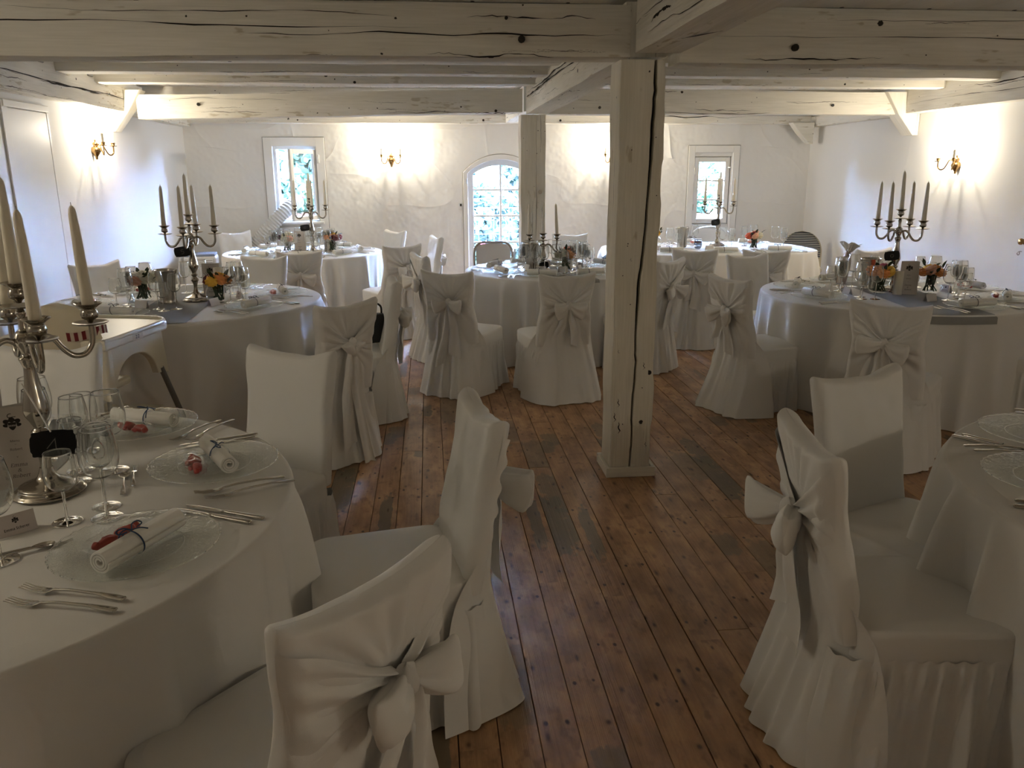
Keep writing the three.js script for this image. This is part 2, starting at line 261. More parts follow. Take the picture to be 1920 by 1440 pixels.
{ // cross beam over the near post, in two halves that butt against the long beam
  const b1 = timber('cross_beam', 3.92, 0.235, 0.20, (XL + 0.965) / 2 - 0.01, 2.2375, -4.05, 'whitewashed cross beam left of the near post', { bend: x => 0.012 * (x / 1.96) });
  peg(b1, 1.45, -0.03, 0.104, 0.017); peg(b1, 1.38, 0.06, 0.104, 0.008); peg(b1, -1.0, 0.06, 0.104, 0.007); slit(b1, -1.9, 1.0, 0.02, 0.1075, 0.008, 3); slit(b1, 0.2, 1.94, -0.012, 0.1085, 0.009, 5); slit(b1, 1.0, 1.6, -0.098, 0.106, 0.008, 8); slit(b1, -0.8, 0.9, 0.07, 0.1075, 0.005, 9); slit(b1, 1.2, 1.8, 0.065, 0.1075, 0.008, 31);
  const b2 = timber('cross_beam', 3.82, 0.225, 0.20, (1.2 + XR) / 2 - 0.004, 2.225, -4.05, 'whitewashed cross beam right of the near post');
  peg(b2, -1.35, -0.04, 0.106, 0.017); slit(b2, -1.6, -0.9, -0.088, 0.107, 0.008, 11); slit(b2, -1.8, 1.8, 0.012, 0.108, 0.005, 12); slit(b2, -1.2, 1.7, 0.085, 0.108, 0.006, 13);
  const b3 = timber('cross_beam', 3.62, 0.225, 0.2, (XL + 0.965) / 2 + 0.12, 2.25, -8.3, 'whitewashed cross beam left of the far post', { bend: x => 0.036 * (x / 1.8) });
  peg(b3, -1.25, -0.01, 0.106, 0.016); peg(b3, 1.55, -0.06, 0.106, 0.014); slit(b3, 0.5, 1.4, -0.075, 0.108, 0.008, 14); slit(b3, 1.35, 1.75, -0.085, 0.108, 0.01, 15); slit(b3, -1.7, -0.4, 0.04, 0.108, 0.004, 16);
  const b4 = timber('cross_beam', 3.7, 0.225, 0.2, (1.2 + XR) / 2 - 0.06, 2.275, -8.3, 'whitewashed cross beam right of the far post');
  peg(b4, 1.05, -0.02, 0.106, 0.014); peg(b4, -1.35, -0.05, 0.106, 0.014); slit(b4, -1.0, 0.4, -0.1, 0.108, 0.009, 17); slit(b4, -0.4, 0.2, -0.07, 0.108, 0.008, 18);
  // long beam in three lengths
  const l1 = timber('long_beam', 0.22, 0.26, 6.05, 1.085, 2.275, -0.88, 'whitewashed long beam from the near post towards the viewer');
  slit(l1, -2.9, -1.0, 0.01, -0.1155, 0.010, 20, 'z'); slit(l1, -2.55, -1.55, 0.055, -0.116, 0.012, 21, 'z'); slit(l1, -1.9, 0.4, 0.03, -0.116, 0.009, 22, 'z'); slit(l1, -2.75, -2.45, -0.03, -0.1155, 0.02, 23, 'z'); slit(l1, -2.8, -1.8, -0.075, -0.1155, 0.005, 24, 'z');
  { const g = surf(16, 2, (u, v) => [lerp(-0.045, 0.06, u) + 0.01 * v, -0.1335, lerp(-2.55, -2.36, u) + (v - 0.5) * 0.06 * sin(PI * u)]); mesh('knot_hole', g, std0dark, l1); }
  const l2 = timber('long_beam', 0.22, 0.26, 4.08, 1.085, 2.29, -6.18, 'whitewashed long beam between the two posts');
  slit(l2, -1.95, -0.3, 0.03, -0.1155, 0.03, 25, 'z'); slit(l2, -1.9, 0.7, 0.055, -0.116, 0.016, 26, 'z'); slit(l2, -0.8, 1.9, 0.02, -0.1155, 0.014, 27, 'z'); slit(l2, -0.2, 1.4, 0.06, -0.1158, 0.012, 28, 'z');
  timber('long_beam', 0.22, 0.26, 2.0, 1.085, 2.33, -9.43, 'whitewashed long beam between the far post and the back wall');
  const bb = timber('back_beam', 7.96, 0.105, 0.2, (XL + XR) / 2, 2.245, ZB + 0.1, 'whitewashed beam along the top of the back wall');
  peg(bb, -0.34, -0.015, 0.106, 0.014); peg(bb, 0.62, -0.015, 0.106, 0.014); slit(bb, -2.7, -2.68, 0, 0.108, 0.05, 29); slit(bb, 1.5, 3.0, 0.03, 0.107, 0.012, 33);
  // wall plates
  const pl = timber('wall_plate', 0.17, 0.275, 6.7, XL + 0.085, 2.305, -5.38, 'whitewashed wall plate along the left wall');
  slit(pl, -3.3, -0.4, -0.02, 0.091, 0.016, 34, 'z'); slit(pl, -2.3, -1.1, -0.03, 0.0912, 0.02, 35, 'z');
  for (const z of [-2.45, -1.55, -0.75]) { const n = mesh('notch', at(rbox(0.03, 0.05, 0.10, 0.006, 1), 0.08, 0.12, z + 0.4), M.groove, pl); }
  const pr = timber('wall_plate', 0.17, 0.25, 8.6, XR - 0.085, 2.295, -3.9, 'whitewashed wall plate along the right wall');
  slit(pr, -4.2, -1.4, -0.02, -0.091, 0.006, 36, 'z'); slit(pr, -3.2, -2.2, 0.05, -0.0912, 0.012, 37, 'z');
  timber('wall_plate', 0.12, 0.13, 1.95, XL + 0.06, 2.22, -9.5, 'short wall plate in the far left corner');
  timber('wall_plate', 0.12, 0.13, 1.95, XR - 0.06, 2.22, -9.5, 'short wall plate in the far right corner');
  // joists and the boards above: left and right bay
  for (const z of [-9.8, -9.05, -7.62, -6.87, -6.12, -5.35, -4.6, -3.3, -2.5, -1.7, -0.9, -0.1, 0.7, 1.5]) for (const [x0, x1] of [[XL, 0.985], [1.185, XR]])
    timber('joist', x1 - x0, 0.11, 0.2, (x0 + x1) / 2, 2.418, z, `whitewashed ceiling joist ${x0 < 0 ? 'left' : 'right'} of the long beam`, { amp: 0.005, step: 0.2 });
}
function brace(x, z, y0, y1, reach, side, d, label) {       // a knee brace under a beam end: a slanted block with a cut foot
  const s = new THREE.Shape([V2(0, y1), V2(0, y0), V2(side * reach * 0.14, y0 - 0.0), V2(side * reach * 0.62, lerp(y0, y1, 0.5)), V2(side * reach, y1)]);
  const g = boxUV(at(new THREE.ExtrudeGeometry(s, { depth: d, bevelEnabled: true, bevelSize: 0.006, bevelThickness: 0.006, bevelSegments: 1 }), 0, 0, -d / 2)), t = structGroup('knee_brace'); mesh('timber', g, M.beams[0], t); t.position.set(x, 0, z); t.userData.label = label;
}
brace(XL + 0.012, -8.24, 2.0, 2.36, 0.30, 1, 0.17, 'knee brace under the far cross beam at the left wall');
brace(XR - 0.012, -8.24, 1.97, 2.38, 0.36, -1, 0.19, 'knee brace under the far cross beam at the right wall');
brace(XR - 0.13, -10.28, 1.95, 2.2, 0.28, -1, 0.12, 'knee brace in the far right corner');
function postOf(label, x, z, w, d, h, seed, trim) { // a split post: two cheeks with a wandering drying crack between them, on a dark core
  const t = structGroup('post'); t.position.set(x, 0, z); t.userData.label = label;
  const crack = y => (seed === 1 ? 0.002 + 0.042 * (y / h) - 0.02 * smooth(1.4, 1.0, y) + 0.012 : 0.03) + 0.006 * noise(y * 5, 0, seed) + 0.003 * noise(y * 22, 1, seed), wide = y => (seed === 1 ? 0.0068 + 0.004 * noise(y * 4, 5, seed) : max(0.0004, 0.004 * noise(y * 3, 5, 9)));
  const n = 60, left = [], right = [];
  for (let i = 0; i <= n; i++) { const y = h * i / n; left.push(V2(crack(y) - wide(y), y)); right.push(V2(crack(y) + wide(y), y)); }
  const edge = (s, y) => s * (w / 2 + 0.004 * noise(y * 6, s, seed + 3) - (seed === 1 && s > 0 ? 0.008 * smooth(0.1, 0.35, noise(y * 5, 8, 2)) : 0));
  const A = new THREE.Shape([...left, ...[...Array(n + 1)].map((_, i) => V2(edge(-1, h - h * i / n), h - h * i / n))]), B = new THREE.Shape([...right.slice().reverse(), ...[...Array(n + 1)].map((_, i) => V2(edge(1, h * i / n), h * i / n))]);
  for (const S of [A, B]) mesh('cheek', boxUV(at(new THREE.ExtrudeGeometry(S, { depth: d - 0.014, bevelEnabled: true, bevelSize: 0.004, bevelThickness: 0.007, bevelOffset: -0.004, bevelSegments: 2 }), 0, 0, -d / 2 + 0.007), 1, seed * 0.4), M.post, t);
  mesh('core', at(new THREE.BoxGeometry(w * 0.7, h - 0.01, d * 0.62), 0, h / 2, 0), M.dark, t);
  if (trim) {
    const k = w / 2 + 0.011, q = d / 2 + 0.011;
    for (const [sx, sz, X, Z, ww, dd] of [[0, 1, 0, q, w + 0.044, 0.02], [0, -1, 0, -q, w + 0.044, 0.02], [1, 0, k, 0, 0.02, d], [-1, 0, -k, 0, 0.02, d]]) mesh('base_trim', boxUV(at(rbox(ww, 0.055, dd, 0.004, 2), X, 0.0285, Z)), M.beams[1], t);
    for (const [X, Y] of [[-0.05, 1.72], [0.07, 1.78], [-0.055, 1.25], [-0.075, 1.1], [0.085, 1.5], [-0.03, 0.95], [-0.05, 0.3], [0.05, 0.5]]) { const g = new THREE.CylinderGeometry(0.0026, 0.002, 0.012, 7); g.rotateX(PI / 2); mesh('nail_hole', at(g, X, Y, d / 2 - 0.002), M.dark, t); }
    for (const [X, Y, s] of [[-0.065, 0.28, 1], [-0.072, 0.42, 0.7], [-0.09, 0.34, 0.8], [0.06, 0.62, 0.6], [-0.03, 1.18, 0.3], [0.085, 0.18, 0.5], [-0.08, 0.7, 0.35]]) { const g = surf(8, 2, (u, v) => [X + 0.007 * s * (v - 0.5) * sin(PI * u) * (1 + noise(u * 9, v, Y)) + 0.010 * noise(u * 4, 0, X), Y + s * (u - 0.5) * 0.07, d / 2 + 0.0012]); mesh('gouge', g, std0dark, t); }
  }
  return t;
}
postOf('near whitewashed timber post with a long black crack', 1.055, -4.145, 0.228, 0.22, 2.14, 1, true);
const p2 = postOf('far whitewashed timber post behind the centre table', 1.045, -8.29, 0.245, 0.22, 2.155, 2, false);
{ const g = new THREE.CylinderGeometry(0.018, 0.018, 0.03, 14); g.rotateX(PI / 2); mesh('round_hook', at(g, 0.07, 1.42, 0.12), M.brushed, p2); }

// ---------------------------------------------------------------- windows, doors
function frameOf(x0, y0, x1, y1, w, d, z) { // four mitred bars
  return join([at(rbox(w, y1 - y0, d, 0.004), x0 + w / 2, (y0 + y1) / 2, z), at(rbox(w, y1 - y0, d, 0.004), x1 - w / 2, (y0 + y1) / 2, z), at(rbox(x1 - x0 - 2 * w, w, d, 0.004), (x0 + x1) / 2, y1 - w / 2, z), at(rbox(x1 - x0 - 2 * w, w, d, 0.004), (x0 + x1) / 2, y0 + w / 2, z)]);
}
{ // left window: casing, fixed frame, the casement opened into the room
  const t = structGroup('window_1');
  mesh('casing', frameOf(WL.x0 - 0.11, WL.y0 - 0.16, WL.x1 + 0.09, WL.y1 + 0.105, 0.105, 0.03, ZB + 0.008), M.white, t);
  mesh('casing_groove', frameOf(WL.x0 - 0.118, WL.y0 - 0.168, WL.x1 + 0.098, WL.y1 + 0.113, 0.012, 0.018, ZB + 0.006), M.groove, t);
  mesh('window_frame', frameOf(WL.x0, WL.y0, WL.x1, WL.y1, 0.035, 0.07, ZB - 0.06), M.white, t);
  mesh('window_sill', at(rbox(0.62, 0.03, 0.16, 0.006), (WL.x0 + WL.x1) / 2, WL.y0 + 0.0, ZB - 0.0), M.white, t);
  const leaf = new THREE.Group(); leaf.name = 'casement'; t.add(leaf); leaf.position.set(WL.x1 - 0.035, 0, ZB - 0.03); leaf.rotation.y = 56 * PI / 180;
  mesh('casement_frame', frameOf(-0.46, WL.y0 + 0.04, 0, WL.y1 - 0.04, 0.052, 0.04, 0), M.white, leaf);
  mesh('pane', at(new THREE.BoxGeometry(0.36, WL.y1 - WL.y0 - 0.18, 0.004), -0.23, (WL.y0 + WL.y1) / 2, 0), M.pane, leaf);
  mesh('hinge', at(rbox(0.022, 0.10, 0.03, 0.004), WL.x1 + 0.01, 1.78, ZB + 0.028), M.white, t);
}
{ // right window: deep casing, closed casement with three panes
  const t = structGroup('window_2'), cx = (WR.x0 + WR.x1) / 2;
  mesh('casing', frameOf(WR.x0 - 0.085, WR.y0 - 0.16, WR.x1 + 0.10, WR.y1 + 0.135, 0.085, 0.03, ZB + 0.008), M.white, t);
  mesh('casing_groove', frameOf(WR.x0 - 0.093, WR.y0 - 0.168, WR.x1 + 0.108, WR.y1 + 0.143, 0.012, 0.018, ZB + 0.006), M.groove, t);
  mesh('window_frame', frameOf(WR.x0, WR.y0, WR.x1, WR.y1, 0.03, 0.08, ZB - 0.09), M.white, t);
  mesh('casement_frame', frameOf(WR.x0 + 0.012, WR.y0 + 0.012, WR.x1 - 0.015, WR.y1 - 0.012, 0.06, 0.045, ZB - 0.035), M.white, t);
  for (const y of [1.245, 1.49]) mesh('muntin', at(rbox(0.40, 0.02, 0.03, 0.004), cx, y, ZB - 0.035), M.white, t);
  for (const [a, b] of [[1.0, 1.236], [1.255, 1.481], [1.50, 1.74]]) mesh('pane', at(new THREE.BoxGeometry(0.385, b - a, 0.004), cx, (a + b) / 2, ZB - 0.035), M.pane, t);
  for (const y of [1.15, 1.62]) mesh('hinge', at(rbox(0.014, 0.08, 0.02, 0.003), WR.x0 + 0.01, y, ZB - 0.012), M.brushed, t);
  mesh('latch', at(rbox(0.04, 0.02, 0.025, 0.004), WR.x1 - 0.03, 1.66, ZB - 0.005), M.brushed, t);
}
{ // arched glazed door
  const t = structGroup('door_1');
  const ring = (g, d, z, extra = 0) => { const S = archPath(THREE.Shape, AD.x0 - g - extra, AD.y0, AD.x1 + g + extra, AD.ys + 0.01, AD.rise + g * 0.9 + extra); S.holes.push(archPath(THREE.Path, AD.x0 + 0.001 - (extra ? g : 0), AD.y0 + 0.01, AD.x1 - 0.001 + (extra ? g : 0), AD.ys, AD.rise + (extra ? g * 0.9 : 0))); return at(new THREE.ExtrudeGeometry(S, { depth: d, bevelEnabled: true, bevelSize: 0.004, bevelThickness: 0.004, bevelSegments: 1, curveSegments: 20 }), 0, 0, z); };
  mesh('casing', ring(0.05, 0.022, ZB), M.white, t);
  mesh('casing_groove', ring(0.05, 0.01, ZB - 0.002, 0.01), M.groove, t);
  const S = archPath(THREE.Shape, AD.x0, AD.y0, AD.x1, AD.ys, AD.rise); S.holes.push(archPath(THREE.Path, AD.x0 + 0.075, AD.y0 + 0.1, AD.x1 - 0.075, AD.ys - 0.01, AD.rise - 0.06));
  mesh('door_leaf', at(new THREE.ExtrudeGeometry(S, { depth: 0.045, bevelEnabled: true, bevelSize: 0.004, bevelThickness: 0.004, bevelSegments: 1, curveSegments: 20 }), 0, 0, ZB - 0.10), M.white, t);
  const cx = (AD.x0 + AD.x1) / 2; mesh('muntin', at(rbox(0.026, 1.63, 0.03, 0.004), cx, 0.89, ZB - 0.075), M.white, t);
  const ys = [0.12, 0.385, 0.72, 1.06, 1.39]; for (const y of ys.slice(1)) mesh('muntin', at(rbox(0.71, 0.024, 0.03, 0.004), cx, y, ZB - 0.076), M.white, t);
  for (let i = 0; i < 5; i++) for (const s of [-1, 1]) {
    if (i < 4) { mesh('pane', at(new THREE.BoxGeometry(0.34, ys[i + 1] - ys[i] - 0.02, 0.004), cx + s * 0.183, (ys[i] + ys[i + 1]) / 2, ZB - 0.076), M.pane, t); continue; }
    const q = [V2(0.012, 1.40), V2(0.352, 1.40), V2(0.352, 1.60)]; for (let k = 0; k <= 8; k++) { const x = lerp(0.352, 0.012, k / 8); q.push(V2(x, 1.60 + 0.105 * (1 - (x / 0.36) ** 2))); }
    const g = new THREE.ExtrudeGeometry(new THREE.Shape(q), { depth: 0.004, bevelEnabled: false }); if (s < 0) g.rotateY(PI); mesh('pane', at(g, cx, 0, ZB - 0.078 + (s < 0 ? 0.004 : 0)), M.pane, t);
  }
  mesh('hinge', at(rbox(0.012, 0.06, 0.016, 0.003), AD.x0 - 0.012, 1.5, ZB + 0.03), M.brushed, t);
}
{ // plain doors in the side walls, flush white leaves in raised casings
  const t = structGroup('door_2');
  mesh('door_leaf', at(rbox(0.012, 2.06, 0.60, 0.003), XL + 0.005, 1.04, -6.585), M.white, t);
  mesh('casing', join([at(rbox(0.014, 2.12, 0.09, 0.004), XL + 0.007, 1.06, -6.24), at(rbox(0.014, 2.12, 0.03, 0.004), XL + 0.006, 1.06, -6.9), at(rbox(0.02, 0.05, 0.70, 0.006), XL + 0.009, 2.10, -6.57)]), M.white, t);
  mesh('door_panel', at(rbox(0.012, 2.0, 1.1, 0.003), XL + 0.005, 1.02, -5.6), M.white, t);
  const u = structGroup('door_3');
  mesh('door_leaf', at(rbox(0.03, 2.0, 0.90, 0.004), XR - 0.012, 1.02, -5.99), M.white, u);
  mesh('casing_groove', join([at(rbox(0.012, 2.06, 0.008, 0.002), XR - 0.005, 1.04, -6.45), at(rbox(0.012, 0.008, 0.92, 0.002), XR - 0.005, 2.07, -5.99)]), M.groove, u);
  const k = smoothLathe([[0.0, 0.055], [0.022, 0.05], [0.028, 0.035], [0.02, 0.02], [0.010, 0.012], [0.010, 0.004], [0.026, 0.002], [0.026, 0]], 18); k.rotateZ(PI / 2); mesh('door_knob', at(k, XR - 0.026, 1.03, -6.37), M.brass, u);
  mesh('key', join([at(rbox(0.03, 0.008, 0.008, 0.002), XR - 0.04, 0.945, -6.39), at(new THREE.TorusGeometry(0.014, 0.004, 6, 12).rotateY(PI / 2), XR - 0.055, 0.93, -6.39)]), M.brushed, u);
}
{ // light switch by the arched door
  const t = structGroup('light_switch'); t.userData.label = 'old light switch left of the arched door'; mesh('switch_plate', at(rbox(0.05, 0.085, 0.012, 0.003), 0.405, 1.19, ZB + 0.012), M.whitePlastic, t); mesh('toggle', at(rbox(0.022, 0.03, 0.014, 0.003), 0.41, 1.205, ZB + 0.02), M.black, t);
}
// ---------------------------------------------------------------- wall lights
function sconce(p, turn, label, power = 1) { // faces +z; two U arms, candle sleeves, flame bulbs
  const t = thing('wall_sconce', label, 'wall lamp', p, turn);
  const boss = smoothLathe([[0.0005, -0.085], [0.010, -0.08], [0.013, -0.06], [0.030, -0.035], [0.044, -0.008], [0.036, 0.018], [0.018, 0.03], [0.024, 0.048], [0.019, 0.062], [0.007, 0.068], [0.010, 0.082], [0.0005, 0.09]], 20, 50);
  mesh('backplate', at(boss, 0, 0, 0.03), M.brass, t);
  for (const s of [-1, 1]) {
    const X = s * 0.115, Z = 0.14; mesh('arm', tube([[s * 0.012, 0.03, 0.045], [s * 0.034, 0.045, 0.075], [s * 0.046, 0.0, 0.095], [s * 0.06, -0.036, 0.11], [s * 0.085, -0.046, 0.125], [s * 0.109, -0.028, 0.137], [X, 0.012, Z], [X, 0.03, Z]], 0.0062, 32, 7), M.brass, t);
    mesh('drip_pan', at(lathe([[0.001, 0], [0.03, 0.004], [0.031, 0.008], [0.013, 0.008], [0.018, 0.03], [0.019, 0.034], [0.001, 0.034]], 18), X, 0.028, Z), M.brass, t);
    mesh('candle_sleeve', at(new THREE.CylinderGeometry(0.011, 0.011, 0.075, 14), X, 0.098, Z), M.candle, t);
    mesh('bulb', at(smoothLathe([[0.0005, -0.002], [0.008, 0], [0.0135, 0.022], [0.009, 0.045], [0.0005, 0.066]], 14, 20), X, 0.136, Z), M.bulb, t);
    const l = new THREE.PointLight(BULB_COLOR, BULB * power, 0, 2); l.name = 'bulb_light'; l.position.set(X, 0.162, Z); l.castShadow = true; l.shadow.radius = 0.4; l.shadow.bias = -0.002; t.add(l);
  }
  return t;
}
sconce([XL, 1.82, -7.72], PI / 2, 'brass two-arm wall sconce on the left wall beneath the wall plate');
sconce([-0.45, 1.765, ZB], 0, 'brass two-arm wall sconce on the back wall between left window and arched door');
sconce([2.37, 1.77, ZB], 0, 'brass two-arm wall sconce on the back wall half hidden by the near post');
sconce([XR, 1.665, -7.42], -PI / 2, 'brass two-arm wall sconce on the right wall beside the white door');
sconce([XL, 1.80, -1.9], PI / 2, 'brass two-arm wall sconce on the left wall outside the picture', 0.55);
sconce([XR, 1.72, 0.9], -PI / 2, 'brass two-arm wall sconce on the right wall outside the picture', 1.1);

// ---------------------------------------------------------------- tables under floor-length cloths
const TY = 0.75;
function foldFn(seed, n) { const R = rng(seed), fs = [...Array(n)].map((_, i) => ({ c: (i + 0.15 + 0.7 * R()) / n * 2 * PI, w: 2 * PI / n * (0.11 + 0.13 * R()), a: 0.25 + 0.95 * R() })); return a => { let s = 0; for (const f of fs) { let d = a - f.c; d -= 2 * PI * Math.round(d / (2 * PI)); s += f.a * Math.exp(-(d * d) / (2 * f.w * f.w)); } return s; }; }
function clothGeo(rx, rz, seed, nFolds, power = 1) {                      // one sheet: flat top, rounded rim, folds that deepen to the hem
  const fold = foldFn(seed, nFolds), P = power;
  return surf(420, 44, (u, v) => {
    const a = u * 2 * PI, cx = spow(cos(a), P), cz = spow(sin(a), P);
    if (v < 0.25) { const r = pow(v / 0.25, 0.8) * 0.985; return [rx * r * cx, TY, rz * r * cz, rx * r * cx * 1, rz * r * cz * 1]; }
    const t = (v - 0.25) / 0.75, e = min(1, t / 0.08), rim = 0.985 + 0.015 * sin(e * PI / 2), y = t < 0.08 ? TY - 0.018 * (1 - cos(e * PI / 2)) : lerp(TY - 0.018, 0.006, (t - 0.08) / 0.92), q = clamp((TY - 0.018 - y) / (TY - 0.024));
    const f = fold(a), out = q * 0.012 + pow(q, 0.55) * max(-0.05, 0.15 * (f * (0.6 + 0.4 * f) - 0.32)) + pow(q, 2) * 0.01 * noise(a * 5, 0, seed) , k = 1 + out / max(rx, rz) ;
    const sw = 0.02 * q * noise(a * 3, y * 2, seed);
    return [(rx * rim) * cx * k + sw * -cz, y, (rz * rim) * cz * k + sw * cx, a * rx, y];
  }, true);
}
const TABLES = {
  NL: { x: -1.34, z: -2.10, r: 0.935, where: 'near left table', seed: 3 },
  LM: { x: -1.72, z: -5.80, r: 0.93, where: 'middle left table', seed: 8 },
  LB: { x: -1.42, z: -9.32, r: 0.88, where: 'far left table', seed: 13 },
  M: { x: 1.13, z: -7.30, r: 0.82, where: 'centre table', seed: 21 },
  R: { x: 3.38, z: -5.50, r: 0.955, where: 'right table', seed: 34 },
  NR: { x: 2.38, z: -1.76, r: 0.92, where: 'near right table', seed: 55 },
  BR: { x: 3.20, z: -9.13, r: 1.2, rz: 0.80, where: 'far right table', seed: 89 },
};
const clothLabels = {
  NL: 'white floor-length cloth on the near left table with red sweets and large candelabrum', LM: 'white floor-length cloth on the round middle left table behind the baby high chair', LB: 'white floor-length cloth on the round far left table below the open window',
  M: 'white floor-length cloth on the round centre table before the arched door', R: 'white floor-length cloth on the round right table with grey runner hanging over its edge', NR: 'white floor-length cloth on the near right table cut by the picture edge', BR: 'white floor-length cloth on the long far right table below the small window',
};
for (const [k, t] of Object.entries(TABLES)) solo('tablecloth', clothGeo(t.r, t.rz || t.r, t.seed, k === 'BR' ? 27 : 22 + t.seed % 4, k === 'BR' ? 0.62 : 1), M.cloth, clothLabels[k], 'tablecloth', [t.x, 0, t.z]);
function runner(T, w, turn, over, label, back = 0) {                       // a grey strip of cloth across the top, its end cut or hanging over the rim
  const r = T.r, y = TY + 0.0022, g = surf(10, 46, (u, v) => {
    const x = (u - 0.5) * w, edge = sqrt(r * r - x * x) + 0.003, z0 = -edge * 0.9, L = edge - z0, s = z0 + v * (L + over);
    if (s < edge - 0.015) return [x, y, s, x, s]; const d = s - (edge - 0.015), a = min(d / 0.03, 1) * PI / 2; return [x, y - 0.02 * (1 - cos(a)) - max(0, d - 0.03), edge - 0.010 + 0.018 * sin(a) + 0.06 * max(0, d - 0.03), x, s];
  });
  solo('table_runner', g, M.runner, label, 'table runner', [T.x, 0, T.z], turn);
}
runner(TABLES.LM, 0.40, 0.06, -0.01, 'grey table runner across the middle left table below the steel wine cooler');
runner(TABLES.R, 0.42, -0.13, 0.05, 'grey table runner across the right table, its end hanging over the rim');
runner(TABLES.NL, 0.36, -0.05, -0.02, 'grey table runner under the large silver candelabra of the near left table');
runner(TABLES.M, 0.36, 0.1, 0.02, 'grey table runner across the centre table before the arched door');

// ---------------------------------------------------------------- chairs in white covers tied with a bow
const CH = 0.93;
function ring(u, hw, z0, z1, r) {                 // a rounded rectangle walked at even speed: [x, z, normal x, normal z]
  r = min(r, hw, (z1 - z0) / 2); const a = 2 * (hw - r), b = (z1 - z0) - 2 * r, q = PI * r / 2, cz = (z0 + z1) / 2; let s = u * (2 * a + 2 * b + 4 * q);
  const arc = (k, x, z, t) => { const g = k * PI / 2 + t * PI / 2; return [x + r * cos(g), z + r * sin(g), cos(g), sin(g)]; };
  if (s < b) return [hw, z0 + r + s, 1, 0]; s -= b; if (s < q) return arc(0, hw - r, z1 - r, s / q); s -= q; if (s < a) return [hw - r - s, z1, 0, 1]; s -= a; if (s < q) return arc(1, -hw + r, z1 - r, s / q); s -= q;
  if (s < b) return [-hw, z1 - r - s, -1, 0]; s -= b; if (s < q) return arc(2, -hw + r, z0 + r, s / q); s -= q; if (s < a) return [-hw + r + s, z0, 0, -1]; s -= a; return arc(3, hw - r, z0 + r, min(1, s / q));
}
